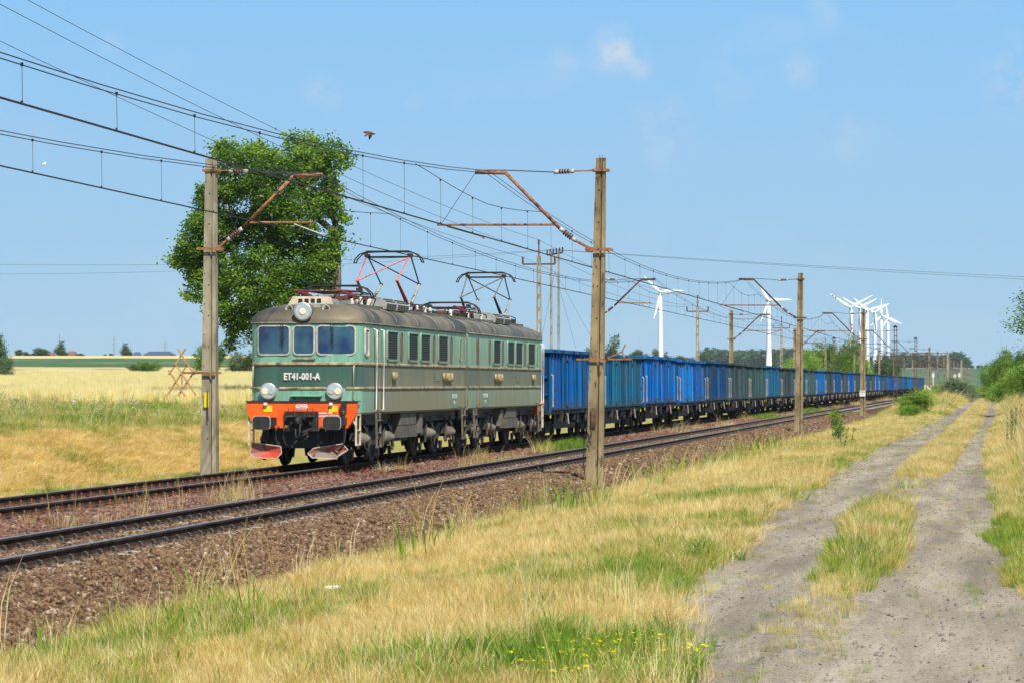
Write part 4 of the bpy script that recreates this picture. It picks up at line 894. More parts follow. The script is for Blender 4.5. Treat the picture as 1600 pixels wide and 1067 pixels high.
    for sx, mp_ in sides:
        for kind, y0, y1 in feats:
            u = (y0+y1)/2; w_ = y1-y0
            if kind == 'g':
                mb = MB(); ring(mb, u, 3.03, w_-.1, .70, .05, .05, 0, .035, mp_); fr = mb.build('louvre_frame', paint, root)
                mb = MB(); pane(mb, u, 3.03, w_-.1, .70, .05, .004, mp_); nslat = 12
                mb.build('louvre_backing', M['black'], fr)
                mb = MB()
                for k in range(nslat):
                    z = 3.03-.33+.66*k/(nslat-1); h = w_/2-.06
                    mb.add([mp_(u-h, z-.012, .026), mp_(u+h, z-.012, .026), mp_(u+h, z+.016, .008), mp_(u-h, z+.016, .008)], [(0, 1, 2, 3)])
                for t_ in (-.25, .0, .25): mb.add([mp_(u+t_*w_-.012, 2.69, .03), mp_(u+t_*w_+.012, 2.69, .03), mp_(u+t_*w_+.012, 3.37, .03), mp_(u+t_*w_-.012, 3.37, .03)], [(0, 1, 2, 3)])
                tag(mb.build('louvre_slats', M['louvre'], fr), kind='stuff')
            elif kind == 'p':
                mb = MB(); ring(mb, u, 3.02, .26, .70, .12, .03, 0, .018, mp_); pane(mb, u, 3.02, .26, .70, .12, .004, mp_, 1); mb.build('oval_panel', [M['dustbox'], M['dust']], root)
            elif kind == 'w':
                mb = MB(); ring(mb, u, 3.08, w_-.1, .6, .05, .05, 0, .03, mp_); fr = mb.build('side_window', M['cream'], root)
                mb = MB(); pane(mb, u, 3.08, w_-.1, .6, .05, .006, mp_); mb.build('pane', M['glass'], fr)
            elif kind == 'd':
                mb = MB(); ring(mb, u, 2.42, w_-.04, 2.05, .05, .02, 0, .012, mp_); ring(mb, u, 3.03, .24, .62, .08, .03, 0, .02, mp_); pane(mb, u, 3.03, .24, .62, .08, .006, mp_, 1)
                mb.build('door', [paint, M['dust']], root)
            elif kind == 'h':
                c_ = M['white'] if y1 else M['rust']; mb = MB()
                mb.poly([mp_(y0, 3.42, 0), mp_(y0, 3.40, .09), mp_(y0, 1.40, .09), mp_(y0, 1.34, .02)], .022 if y1 else .02, 6); mb.build('door_handrail', c_, root)
            elif kind == 's':
                mb = MB()
                for k in (-.22, .22): mb.beam(mp_(y0+k, 1.3, .03), mp_(y0+k, .42, .05), .05, .03)
                for z in (.45, .8, 1.12): mb.beam(mp_(y0-.22, z, .05), mp_(y0+.22, z, .05), .10, .025)
                mb.build('boarding_steps', M['dust'], root)
            elif kind == 'l':
                mb = MB(); mb.add([mp_(y0, 2.12, .01), mp_(y1, 2.12, .01), mp_(y1, 2.36, .01), mp_(y0, 2.36, .01)], [(0, 1, 2, 3)])
                for yy in (y0, (y0+y1)/2): 
                    ring(mb, yy+.15, 2.2, .22, .24, .01, .012, 0, .008, mp_)
                mb.build('access_hatch', paint, root)
    # side lettering
    RS = Matrix.Rotation(pi/2, 4, 'Z') @ Matrix.Rotation(pi/2, 4, 'X')
    tb = ((4.2, 'PKP', .30), (11.7, 'ET41-001-A', .30)) if not flip else ((L_-9.83+0.1, 'ET41-001-B', .30), (L_-2.62, 'PKP', .30))
    for yy, s_, sz in tb:
        o_ = text_obj('side_plate_letters', s_, sz*1.15, .028, M['brass'], root, Matrix.Translation((HWD+.055, yy, 2.22)) @ RS, 'CENTER', .80, .002)
    yy = 12.9 if not flip else 3.0
    mb = MB(); mb.bx(HWD+.003, HWD+.006, yy-.55, yy+.55, 1.35, 1.80); mb.build('fresh_paint_patch', M['patch'], root)
    text_obj('side_number_text', '91 51 3 150', .17, .002, M['plate_white'], root, Matrix.Translation((HWD+.009, yy, 1.68)) @ RS, 'CENTER', .95, .004); text_obj('side_number_text', 'L-PL', .13, .002, M['plate_white'], root, Matrix.Translation((HWD+.009, yy, 1.5)) @ RS, 'CENTER', 1, .003)
    # roof louvre boxes
    for y0, y1 in ((5.0, 6.3), (6.45, 8.0)):
        for sx in (-1, 1):
            mb = MB(); c0 = fl(y0); c1 = fl(y1)
            mb.prism([(sx*.25, 4.03), (sx*1.05, 4.0), (sx*1.08, 4.16), (sx*.90, 4.32), (sx*.25, 4.34)], c0, c1, 'y'); bxo = mb.build('roof_louvre_box', M['grey'], root)
            mb = MB(); yy0, yy1 = min(c0, c1), max(c0, c1); k = 0; ns = 4
            for q in range(ns):
                ya = yy0+.08+(yy1-yy0-.1)*q/ns; yb = ya+(yy1-yy0-.1)/ns-.06
                for z0_ in (4.03, 4.08, 4.13): mb.box((sx*1.083, (ya+yb)/2, z0_), (.012, yb-ya, .022))
                for t_ in (.3, .65):
                    xx = 1.08-.18*t_; zz_ = 4.16+.16*t_; mb.box((sx*(xx+.006), (ya+yb)/2, zz_+.006), (.03, yb-ya, .03))
            tag(mb.build('louvre_slots', M['black'], bxo), kind='stuff')
    # roof equipment clutter
    mb = MB(); rr = random.Random(3 if flip else 4)
    for (y, x, z, h, r) in [(3.3, .75, 4.06, .22, .06), (3.9, .8, 4.06, .18, .05), (4.6, .7, 4.06, .2, .06), (2.6, -.5, 4.06, .2, .05), (9.2, .8, 4.06, .2, .06), (11.6, .8, 4.06, .2, .06), (12.4, .4, 4.06, .25, .07), (13.4, .6, 4.06, .2, .06), (8.5, -.7, 4.06, .2, .06), (13.6, -.6, 4.06, .22, .07), (2.9, .6, 4.06, .16, .07), (4.2, .45, 4.06, .2, .05)]:
        mb.lathe([(r*.6, 0), (r, h*.2), (r*.7, h*.35), (r, h*.5), (r*.7, h*.65), (r, h*.8), (r*.5, h)], (x, fl(y), z), 'z', 8)
    tag(mb.build('roof_insulators', [M['copper']], rf), kind='stuff')
    mb = MB()
    for (y0, y1, x, z) in ((2.3, 5.0, .78, 4.27), (2.4, 4.8, -.6, 4.27), (8.2, 13.9, .8, 4.24), (8.6, 13.5, -.65, 4.26), (12.2, 14.2, .35, 4.3), (3.0, 4.7, .35, 4.3)):
        mb.poly([(x, fl(y0), z-.1), (x, fl(y0+.1), z), (x+.05, fl((y0+y1)/2), z+.03), (x, fl(y1), z)], .018, 5)
    for k in range(16):
        y = rr.choice([rr.uniform(2.4, 4.9), rr.uniform(8.2, 14.3)]); mb.box((rr.uniform(-.8, .85), fl(y), 4.06+rr.uniform(.04, .1)), (rr.uniform(.08, .3), rr.uniform(.1, .5), rr.uniform(.06, .2)))
    tag(mb.build('roof_conduits', M['black'], rf), kind='stuff')
    mb = MB()
    for x in (-.5, .55): mb.bx(x-.03, x+.03, fl(11.5), fl(14.6), 4.10, 4.14)
    for k in range(9): mb.bx(-.6, .65, fl(11.6+.34*k), fl(11.66+.34*k), 4.14, 4.16)
    tag(mb.build('roof_walkway', M['underframe'], rf), kind='stuff')
    # underframe ---------------------------------------------------------
    mb = MB(); mb.bx(-1.1, 1.1, fl(.2), fl(L_-.1), 1.0, 1.28); mb.bx(-.9, .9, fl(6.0), fl(8.6), .5, 1.0); mb.build('underframe', M['black'], root)
    for sx in (-1, 1):
        a0, a1 = 5.55, 7.65
        mb = MB(); x0, x1 = sx*.95, sx*1.37
        mb.bx(x0, x1, fl(a0), fl(a1), .62, .93); mb.bx(x0, sx*1.34, fl(a0), fl(a0+1.02), .95, 1.27); mb.bx(x0, sx*1.34, fl(a0+1.06), fl(a1), .95, 1.27)
        mb.bx(sx*1.37, sx*1.378, fl(a0+.9), fl(a0+.92), .63, .92, 1); mb.build('battery_box', [M['dustbox'], M['black']], root)
        mb = MB(); mb.bx(sx*1.1, sx*1.33, fl(8.1), fl(8.6), .7, 1.22); mb.tube((sx*1.0, fl(8.9), .95), (sx*1.0, fl(9.9), .95), .13, n=10); mb.build('air_reservoir', M['dust'], root)
    for c_ in (2.85, 11.55):
        mb = MB()
        for sx in (-1, 1):
            x = sx*1.06; poly = [(-2.1, .78), (-1.9, .92), (-.5, .95), (0, .80), (.5, .95), (1.9, .92), (2.1, .78), (1.9, .62), (.8, .6), (.5, .48), (-.5, .48), (-.8, .6), (-1.9, .62)]
            mb.prism([(fl(c_+a), b_) for a, b_ in poly], x-.05, x+.05, 'x')
        mb.bx(-1, 1, fl(c_-.3), fl(c_+.3), .5, .85); mb.bx(-.9, .9, fl(c_-2.05), fl(c_-1.95), .6, .85); mb.bx(-.9, .9, fl(c_+1.95), fl(c_+2.05), .6, .85)
        bg_ = mb.build('bogie', M['underframe'], root)
        for ay in (c_-1.5, c_+1.5):
            mb = MB()
            for sx in (-1, 1):
                x = sx*.75; mb.lathe([(.001, -.07), (.62, -.07), (.62, -.03), (.59, .06), (.48, .065), (.46, .02), (.2, .02), (.2, .07), (.001, .08)], (x, fl(ay), .61), 'x', 28)
            mb.tube((-1.1, fl(ay), .61), (1.1, fl(ay), .61), .09, n=8); mb.build('wheelset', M['black'], bg_)
            for sx in (-1, 1):
                mb = MB(); x = sx*1.12
                mb.lathe([(.19, 0), (.19, sx*.08), (.155, sx*.1), (.12, sx*.22), (.05, sx*.30), (.001, sx*.31)], (x, fl(ay), .66), 'x', 12); mb.build('axlebox', M['dust'], bg_)
                mb = MB()
                for d in (-.42, .42):
                    for q in range(5): mb.lathe([(.05, 0), (.09, .02), (.05, .04)], (x+sx*.05, fl(ay+d), .55+q*.075), 'z', 8)
                    mb.tube((x+sx*.06, fl(ay+d), .45), (x+sx*.06, fl(ay+d), 1.15), .03)
                    mb.tube((x+sx*.1, fl(ay+d*.9), .95), (x+sx*.12, fl(ay+d*1.5), .42), .035)
                mb.poly([(x+sx*.15, fl(ay-.1), 1.0), (x+sx*.2, fl(ay+.25), .75), (x+sx*.22, fl(ay+.28), .45), (x+sx*.25, fl(ay), .33), (x+sx*.22, fl(ay-.28), .45), (x+sx*.2, fl(ay-.3), .66)], .018, 5)
                tag(mb.build('suspension', M['underframe'], bg_), kind='stuff')
                mb = MB()
                for d in (-.78, .78): mb.add([(x-.04, fl(ay+d-.14), .42), (x-.04, fl(ay+d+.14), .42), (x-.04, fl(ay+d), .14), (x+.04, fl(ay+d-.14), .42), (x+.04, fl(ay+d+.14), .42), (x+.04, fl(ay+d), .14)], [(0, 1, 2), (3, 4, 5), (0, 1, 4, 3), (1, 2, 5, 4), (0, 2, 5, 3)])
                mb.box((x, fl(ay-.6), .72), (.14, .3, .2)); mb.box((x, fl(ay+.66), .8), (.16, .24, .34)); mb.tube((x+sx*.08, fl(ay-1.0), 1.12), (x+sx*.08, fl(ay+.2), 1.12), .028)
                tag(mb.build('brake_rigging', M['underframe'], bg_), kind='stuff')
    # pantographs
    def panto(yc, up, red):
        pr = empty('pantograph', (0, 0, 0)); pr.parent = root
        mf, mr_ = ((M['pink'] if up else M['redbrown']), M['black']) if red else (M['dust'], M['black']); base = M['redpaint'] if red else M['black']
        zt, zk, zb = (5.66, 4.90, 4.32) if up else (4.47, 4.40, 4.30); kd = 1.6 if up else 2.1
        ap = [(-.62, zt), (.62, zt)]
        mb = MB(); mb.bx(-.65, .65, yc-.75, yc-.65, 4.22, 4.30); mb.bx(-.65, .65, yc+.65, yc+.75, 4.22, 4.30); mb.bx(-.65, -.57, yc-.65, yc+.65, 4.22, 4.30); mb.bx(.57, .65, yc-.65, yc+.65, 4.22, 4.30)
        for sx in (-.6, .6):
            for sy in (-.7, .7): mb.lathe([(.04, -.16), (.07, -.12), (.04, -.08), (.07, -.04), (.04, 0)], (sx, yc+sy, 4.22), 'z', 8)
        mb.build('pantograph_base', M['redbrown'] if red else M['underframe'], pr)
        for s_ in (-1, 1):
            for sx in (-.56, .56):
                mb = MB(); m_ = mf if s_ < 0 else mr_; lm = base if s_ < 0 else M['grey']
                mb.tube((sx*1.05, yc+s_*.35, zb), (sx, yc+s_*kd, zk), .055, .035, 6); mb.build('lower_arm', lm, pr)
                mb = MB(); mb.tube((sx, yc+s_*kd, zk), (math.copysign(.62, sx), yc+s_*.12, zt-.04), .022, n=5); mb.lathe([(.03, -.05), (.05, 0), (.03, .05)], (sx, yc+s_*kd, zk), 'x', 6); mb.build('upper_arm', m_, pr)
            mb = MB(); mb.tube((-s_*.0-.56*(-s_), yc+s_*kd, zk) if False else (.56*s_, yc+s_*kd, zk), (-.62*s_, yc+s_*.12, zt-.05), .020, n=5); mb.build('diagonal_brace', mf if s_ < 0 else mr_, pr)
        mb = MB(); mb.tube((-.66, yc, zt-.04), (.66, yc, zt-.04), .028, n=6)
        for s_ in (-1, 1):
            q = yc+s_*.16
            mb.poly([(-.98, q*1, zt-.20), (-.93, q, zt-.08), (-.80, q, zt+.04), (-.62, q, zt+.10), (-.3, q, zt+.11), (.3, q, zt+.11), (.62, q, zt+.10), (.80, q, zt+.04), (.93, q, zt-.08), (.98, q, zt-.20)], .020, 5)
            mb.bx(-.62, .62, q-.03, q+.03, zt+.10, zt+.135)
        for sx in (-.62, .62): mb.box((sx, yc, zt), (.09, .4, .10))
        mb.tube((-.98, yc-.16, zt-.2), (-.98, yc+.16, zt-.2), .018, n=5); mb.tube((.98, yc-.16, zt-.2), (.98, yc+.16, zt-.2), .018, n=5)
        mb.build('collector_bow', M['black'], pr)
    for yc, up, red in (PAN_B if flip else PAN_A): panto(yc, up, red)
    return root
SIDE_A = [('w', .66, 1.12), ('h', 1.72, 1), ('d', 1.85, 2.5), ('s', 2.15, 0), ('h', 2.58, 1), ('g', 3.34, 4.72), ('p', 4.98, 5.52), ('g', 6.11, 7.45), ('g', 7.79, 9.16), ('p', 9.54, 9.99), ('g', 10.36, 11.84), ('p', 12.16, 12.64), ('d', 13.5, 14.25), ('h', 14.5, 0), ('s', 14.2, 0), ('l', 9.9, 10.7)]
SIDE_B = [('p', 1.3, 1.9), ('h', 1.35, 0), ('s', 1.0, 0), ('p', 3.5, 4.0), ('g', 4.35, 5.7), ('p', 5.95, 6.45), ('g', 7.05, 8.4), ('g', 8.65, 10.05), ('p', 10.4, 10.9), ('g', 11.2, 12.75), ('h', 13.78, 1), ('d', 13.0, 13.6), ('s', 13.6, 0), ('h', 14.2, 1), ('l', 8.8, 9.6)]
PAN_A = [(3.7, False, True), (10.4, True, True)]
PAN_B = [(4.5, False, True), (11.2, True, False)]
YL = 70.5
loco_unit(14.85, False, M['locoA'], M['roof'], (T2, YL, 0), 'front green electric locomotive section with orange buffer beam, number ET41-001-A')
loco_unit(14.95, True, M['locoB'], M['roofB'], (T2, YL+15.15, 0), 'rear green electric locomotive section coupled just before the first blue wagon')

# ------------------------------------------------------------------ open wagons
WL = 14.04
def wagon_meshes():
    G = {}
    y0, y1 = .55, WL-.55
    mb = MB(); w = 1.43
    mb.bx(-w, w, y0, y0+.06, 1.12, 3.16); mb.bx(-w, w, y1-.06, y1, 1.12, 3.16); mb.bx(-w, -w+.05, y0, y1, 1.12, 3.16); mb.bx(w-.05, w, y0, y1, 1.12, 3.16); mb.bx(-w, w, y0, y1, 1.10, 1.16)
    G['body'] = (mb, ['wagon'])
    mb = MB()
    for sx in (-1, 1): mb.bx(sx*(w-.06), sx*(w+.12), y0-.05, y1+.05, 3.16, 3.28)
    mb.bx(-w-.1, w+.1, y0-.10, y0+.08, 3.161, 3.281); mb.bx(-w-.1, w+.1, y1-.08, y1+.10, 3.161, 3.281); G['top_rim'] = (mb, ['wagon'])
    mb = MB()
    mb.prism([(-.04, 1.0), (.04, 1.0), (.04, 3.16), (-.04, 3.16)], w, w+.05, 'x')
    mb.add([(w+.05, -.04, 1.0), (w+.05, .04, 1.0), (w+.10, .03, 1.2), (w+.10, -.03, 1.2), (w+.075, .03, 2.75), (w+.075, -.03, 2.75), (w+.05, .04, 3.16), (w+.05, -.04, 3.16)], [(0, 1, 2, 3), (3, 2, 4, 5), (5, 4, 6, 7), (0, 3, 5, 7), (1, 2, 4, 6)])
    G['rib'] = (mb, ['wagon'])
    mb = MB(); mb.bx(-w-.03, w+.03, y0, y1, .98, 1.10); mb.bx(-.5, .5, y0, y1, .7, .98); mb.bx(-1.05, 1.05, 4.3, WL-4.3, .52, .98); mb.bx(-1.0, 1.0, 4.0, WL-4.0, .42, .54)
    for sx in (-1, 1):
        mb.bx(sx*(w+.03), sx*(w+.10), y0+.1, y1-.1, 1.13, 1.20)
        for yy in (3.1, 6.9, 10.6): mb.bx(sx*(w-.1), sx*(w+.03), yy-.05, yy+.05, .72, .98)
        mb.bx(sx*1.2, sx*1.24, 5.6, 6.5, .65, .95); mb.tube((sx*1.3, 4.9, 1.0), (sx*1.42, 4.9, .66), .04, n=5); mb.bx(sx*1.1, sx*1.35, 8.1, 8.6, .62, .95)
    mb.bx(-1.2, 1.2, .35, .55, .85, 1.16); mb.bx(-1.2, 1.2, WL-.55, WL-.35, .85, 1.16)
    G['underframe'] = (mb, ['black'])
    for nm, yy, s in (('a', .3, -1), ('b', WL-.3, 1)): pass
    mb = MB()
    mb.lathe([(.12, 0), (.12, -.12), (.09, -.13), (.09, -.26), (.225, -.28), (.225, -.31), (.001, -.325)], (0, 0, 1.04), 'y', 12)
    G['buffers'] = (mb, ['black'])
    mb = MB()
    for sx in (-1, 1):
        x = sx*1.0; mb.prism([(-1.25, .62), (-1.1, .72), (-.45, .72), (-.3, .5), (.3, .5), (.45, .72), (1.1, .72), (1.25, .62), (1.2, .38), (.7, .36), (.3, .3), (-.3, .3), (-.7, .36), (-1.2, .38)], x-.06, x+.06, 'x')
        for yy in (-.9, .9):
            mb.box((x+sx*.06, yy, .46), (.2, .3, .3)); mb.tube((x+sx*.05, yy-.25, .3), (x+sx*.05, yy-.25, .62), .07, n=6); mb.tube((x+sx*.05, yy+.25, .3), (x+sx*.05, yy+.25, .62), .07, n=6)
    mb.bx(-1, 1, -.25, .25, .42, .72); G['bogie'] = (mb, ['underframe'])
    mb = MB()
    for sx in (-1, 1): mb.lathe([(.001, -.06), (.46, -.06), (.46, -.02), (.44, .05), (.36, .055), (.34, .0), (.12, .0), (.12, .07), (.001, .08)], (sx*.75, 0, .45), 'x', 20)
    mb.tube((-1.0, 0, .45), (1.0, 0, .45), .08, n=8); G['wheelset'] = (mb, ['black'])
    mb = MB()
    mb.poly([(w+.05, 0, 1.25), (w+.14, 0, 1.27), (w+.14, 0, 2.35), (w+.05, 0, 2.4)], .02, 5)
    G['handrail'] = (mb, ['cream'])
    mb = MB()
    for yd in (0.0,):
        for yy in (yd-.05, yd+1.75):
            mb.beam((w+.07, yy, 1.15), (w+.07, yy, 3.12), .07, .07)
        for z in (1.35, 2.1, 2.85): mb.bx(w+.10, w+.14, yd-.10, yd+.0, z-.04, z+.04, 1); mb.bx(w+.10, w+.14, yd+1.7, yd+1.8, z-.04, z+.04, 1)
        mb.tube((w+.08, yd+.85, 1.15), (w+.08, yd+.85, 3.1), .03, n=6); mb.box((w+.09, yd+.85, 1.3), (.1, .34, .12), 1); mb.box((w+.09, yd+.85, 2.95), (.1, .2, .08), 1)
    G['side_door'] = (mb, ['wagon', 'rib'])
    mb = MB()
    for yy in (3.6, 9.8): mb.bx(w-.02, w+.06, yy-.04, yy+.04, .78, 1.0); mb.box((w+.02, yy, .74), (.04, .10, .12))
    for (yy) in (.8, WL-.8): mb.box((w+.02, yy, .92), (.04, .05, .13), 1)
    mb.tube((w+.1, 4.4, .98), (w+.12, 4.5, .62), .035, n=5, mi=2); mb.tube((w+.1, 10.4, .98), (w+.12, 10.5, .62), .035, n=5, mi=2)
    G['brackets'] = (mb, ['rustdark', 'yellow', 'cap'])
    mb = MB()
    for e_ in (y0-.05, y1+.05):
        for x in (-1.0, -.35, .35, 1.0): mb.box((x, e_, 2.1), (.10, .10, 2.0))
        for z in (1.7, 2.3): mb.box((0, e_, z), (2.8, .06, .08))
    G['end_posts'] = (mb, ['wagon'])
    out = {}
    for k, (mb, ms) in G.items():
        me = bpy.data.meshes.new(k); me.from_pydata(mb.v, [], mb.f)
        for m_ in ms: me.materials.append(M[m_])
        me.polygons.foreach_set('material_index', mb.m); out[k] = me
    # joined ribs for the far wagons
    return out
WM = wagon_meshes()
RIBY = [.62, 1.25, 2.0, 2.75, 4.05, 4.85, 5.9, 6.6, 7.3, 8.0, 9.45, 10.2, 11.3, 12.0, 12.7, 13.42]
V = []; F = []
sv = [v.co[:] for v in WM['rib'].vertices]; sf = [tuple(p.vertices) for p in WM['rib'].polygons]
for sx in (1, -1):
    for y in RIBY: o_ = len(V); V += [(sx*p[0], p[1]+y, p[2]) for p in sv]; F += [tuple(i+o_ for i in f) for f in sf]
me = bpy.data.meshes.new('rib_row'); me.from_pydata(V, [], F); me.materials.append(M['wagon']); WM['rib_row'] = me
V = []; F = []
for y in RIBY: o_ = len(V); V += [(-p[0], p[1]+y, p[2]) for p in sv]; F += [tuple(i+o_ for i in f) for f in sf]
me = bpy.data.meshes.new('rib_row'); me.from_pydata(V, [], F); me.materials.append(M['wagon']); WM['rib_far'] = me
BLUE, TEAL, DEEP, SLATE, GREEN, NAVY = (.003, .115, .56, 1), (.016, .12, .27, 1), (.005, .085, .36, 1), (.06, .09, .11, 1), (.055, .12, .13, 1), (.012, .07, .24, 1)
DK = [DEEP, TEAL, BLUE, BLUE, NAVY, SLATE, GREEN, TEAL, SLATE, NAVY, GREEN, BLUE, SLATE, DEEP, SLATE, BLUE, SLATE, DEEP, NAVY, SLATE, BLUE, TEAL, SLATE, BLUE, NAVY, BLUE, TEAL, SLATE, DEEP, NAVY, TEAL, BLUE, TEAL, SLATE, DEEP, NAVY, TEAL, TEAL, NAVY]
NMC = {BLUE: 'bright blue', TEAL: 'teal blue', DEEP: 'deep blue', SLATE: 'slate grey', GREEN: 'grey green', NAVY: 'dark weathered blue'}
ordn = ['first', 'second', 'third', 'fourth', 'fifth', 'sixth', 'seventh', 'eighth', 'ninth', 'tenth', 'eleventh', 'twelfth', 'thirteenth', 'fourteenth', 'fifteenth', 'sixteenth', 'seventeenth', 'eighteenth', 'nineteenth', 'twentieth']
YW = 101.0
for k in range(39):
    if k < 20: pos = '%s wagon behind the locomotive' % ordn[k]
    elif k == 38: pos = 'very last wagon at the far end of the train'
    else: pos = '%s wagon counted from the far end of the train' % (ordn[38-k])
    w_ = empty('open_wagon', (T2, YW+k*WL, random.uniform(-.045, .045)), '%s open goods wagon, %s' % (NMC[DK[k]], pos), 'wagon', 'open goods wagons of the train')
    def part(nm, key, loc=(0, 0, 0), par=None):
        o_ = link(nm, WM[key], par or w_, loc); o_.color = DK[k]; return o_
    bd = part('body', 'body'); part('top_rim', 'top_rim'); part('end_posts', 'end_posts')
    if k < 9:
        for y in RIBY: part('rib', 'rib', (0, y, 0))
        part('far_side_ribs', 'rib_far')
    else: part('side_ribs', 'rib_row')
    part('underframe', 'underframe')
    for yd in (3.6, 9.0): part('side_door', 'side_door', (0, yd, 0))
    if k < 22:
        for yy in (.62, WL-.62): part('handrail', 'handrail', (0, yy, 0))
        tag(part('brackets', 'brackets'), kind='stuff')
        for sx in (-.875, .875):
            part('buffer', 'buffers', (sx, .36, 0)); bb_ = part('buffer', 'buffers', (sx, WL-.36, 0)); bb_.rotation_euler = (0, 0, pi)
    for c_ in (2.52, WL-2.52):
        b_ = part('bogie', 'bogie', (0, c_, 0))
        for a in (-.9, .9): part('wheelset', 'wheelset', (0, a, 0), b_)
    if k == 0:
        RS = Matrix.Rotation(pi/2, 4, 'Z') @ Matrix.Rotation(pi/2, 4, 'X')
        text_obj('wagon_number', '5310', .36, .003, M['plate_white'], w_, Matrix.Translation((0.9, .485, 2.05)) @ Matrix.Rotation(pi/2, 4, 'X') @ Matrix.Rotation(pi/2, 4, 'Z'), 'CENTER', .9, .004)
    if k == 1:
        text_obj('wagon_number', '31 51', .25, .003, M['plate_white'], w_, Matrix.Translation((1.436, 1.6, 2.2)) @ Matrix.Rotation(pi/2, 4, 'Z') @ Matrix.Rotation(pi/2, 4, 'X'), 'CENTER', .9, .004)

# ------------------------------------------------------------------ catenary masts
def mast(X, Y, zb, zt, d, kind, style, label, w0=.40, w1=.22, lean=0.0, near=False, steady=True, insl=True, cz=5.62, mz=7.2, rust='rustdark'):
    """d = direction of the arm (+1 / -1 in X)"""
    root = empty('catenary_mast', (X, Y, 0), label, 'railway mast', 'overhead line masts beside the tracks')
    H_ = zt-zb; lx = lambda z: lean*(z-zb)
    if kind == 'concrete':
        sec = [(-.5, -.4), (.04, -.4), (.08, -.22), (.2, -.22), (.24, -.4), (.5, -.4), (.5, .4), (.24, .4), (.2, .22), (.08, .22), (.04, .4), (-.5, .4)]
        mb = MB(); n = len(sec); vs = []
        for q in range(9):
            t = q/8; w_ = w0+(w1-w0)*t; z = zb+H_*t; vs += [(a*w_+lx(z), b_*w_*.95, z) for a, b_ in sec]
        mb.add(vs, [(r*n+k, r*n+(k+1) % n, (r+1)*n+(k+1) % n, (r+1)*n+k) for r in range(8) for k in range(n)]+[tuple(range(n)), tuple(range(8*n, 9*n))], 0)
        if near:
            for k in range(9):
                z = zb+1.0+k*.78; w_ = w0+(w1-w0)*((z-zb)/H_); mb.box((lx(z)-.04*w_, -.4*w_*.95-.001, z), (.03, .006, .04), 1)
                mb.box((lx(z)-.36*w_, -.4*w_*.95-.001, z+.3), (.02, .006, .03), 1)
            for sx in (-.03, .03): mb.tube((lx(zt)+sx, 0, zt), (lx(zt)+sx, 0, zt+.07), .006, n=4, mi=1)
        mb.build('mast_shaft', [M['concrete_d'] if Y > 420 else M['concrete_g'] if style == 'g' else M['concrete'], M['black']], root)
        mb = MB(); mb.prism([(-.42, -.34), (.42, -.34), (.42, .34), (-.42, .34)], zb-.5, zb+.04, 'z'); mb.build('footing', M['concrete_g'], root)
    else:
        mb = MB(); ws = .21
        for sx in (-1, 1): mb.beam((sx*.16+lx(zb), 0, zb), (sx*.12+lx(zt), 0, zt), .07, .16)
        n = 12
        for k in range(n):
            z0 = zb+.3+(H_-.5)*k/n; mb.box((0, 0, z0), (.3, .03, .06))
        mb.build('mast_shaft', M['rustdark'], root)
        mb = MB(); mb.box((0, 0, zt+.04), (.46, .3, .1)); mb.prism([(-.2, zt+.09), (.2, zt+.09), (.08, zt+.2), (-.08, zt+.2)], -.12, .12, 'y'); mb.build('mast_cap', M['black'], root)
        mb = MB(); mb.box((0, -.1, 2.35), (.3, .03, .3)); mb.build('rusty_plate', M['redbrown'], root)
    # cantilever
    r = .045; za = cz-.32; ztip = mz; am = M[rust]
    hub = (lx(za)+d*.16, 0, za); a1 = (d*.46, 0, za+.22); a2 = (d*.85, 0, za+.52); cor = (d*2.2, 0, ztip); tip = (d*2.95, 0, ztip+.02)
    mb = MB(); mb.bx(lx(za)-.32, lx(za)+.32, -.22, -.19, za-.03, za+.03); mb.bx(lx(za)-.32, lx(za)+.32, .19, .22, za-.03, za+.03); mb.box((lx(za)+d*.24, 0, za), (.16, .12, .1)); mb.build('arm_bracket', am, root)
    mb = MB(); mb.tube(hub, a1, .035, n=6)
    mb.tube(a2, cor, r, n=8); mb.tube(cor, tip, r*1.15, n=8); am_o = mb.build('cantilever_arm', am, root)
    def insulator(p, q, nd=4, rr=.085):
        mb = MB(); p = Vector(p); q = Vector(q); dv = q-p; mb.tube(p, q, .03, n=6, mi=1)
        mb.tube(p, p+dv*.22, .055, n=8, mi=1); mb.tube(q-dv*.22, q, .055, n=8, mi=1)
        for k in range(nd):
            c_ = p+dv*(.3+.4*k/(nd-1)); u = dv.normalized()*.02; mb.tube(c_-u, c_+u, rr, rr*.8, 8)
        mb.build('insulator', [M['porcelain'], M['cap']], root)
    insulator(a1, a2)
    zs_ = zt-.30; mb = MB(); mb.bx(lx(zs_)-.20, lx(zs_)+.20, -.14, .14, zs_-.03, zs_+.03); mb.tube((lx(zs_)+d*.2, 0, zs_), (d*.5, 0, zs_-.01), .018, n=5); mb.build('stay_bracket', am, root)
    insulator((d*.5, 0, zs_-.01), (d*1.0, 0, zs_-.03), 4, .07)
    mb = MB(); mb.tube((d*1.0, 0, zs_-.03), (cor[0], 0, ztip+.06), .013, n=5); mb.tube((cor[0], 0, ztip+.06), (tip[0], 0, ztip+.07), .013, n=5); mb.build('stay_wire', M['wire'], root)
    rz_ = cz+.30
    if style in ('a', 'long'):
        x0, x1 = d*(.85+(rz_-za-.52)/(ztip-za-.52)*1.35), d*3.9
        mb = MB(); mb.tube((x0, 0, rz_), (x1, 0, rz_+.02), .028, n=6); mb.build('registration_tube', M['rust'] if near else am, root)
        mb = MB(); mb.tube((d*3.65, 0, rz_-.02), (d*2.75, 0, cz+.02), .02, n=5); mb.box((d*2.75, 0, cz+.0), (.06, .05, .06)); mb.build('steady_arm', am, root)
        mb = MB(); mb.tube((tip[0], 0, ztip), (d*3.8, 0, rz_+.03), .008, n=4); mb.build('hanger_wire', M['wire'], root)
    else:
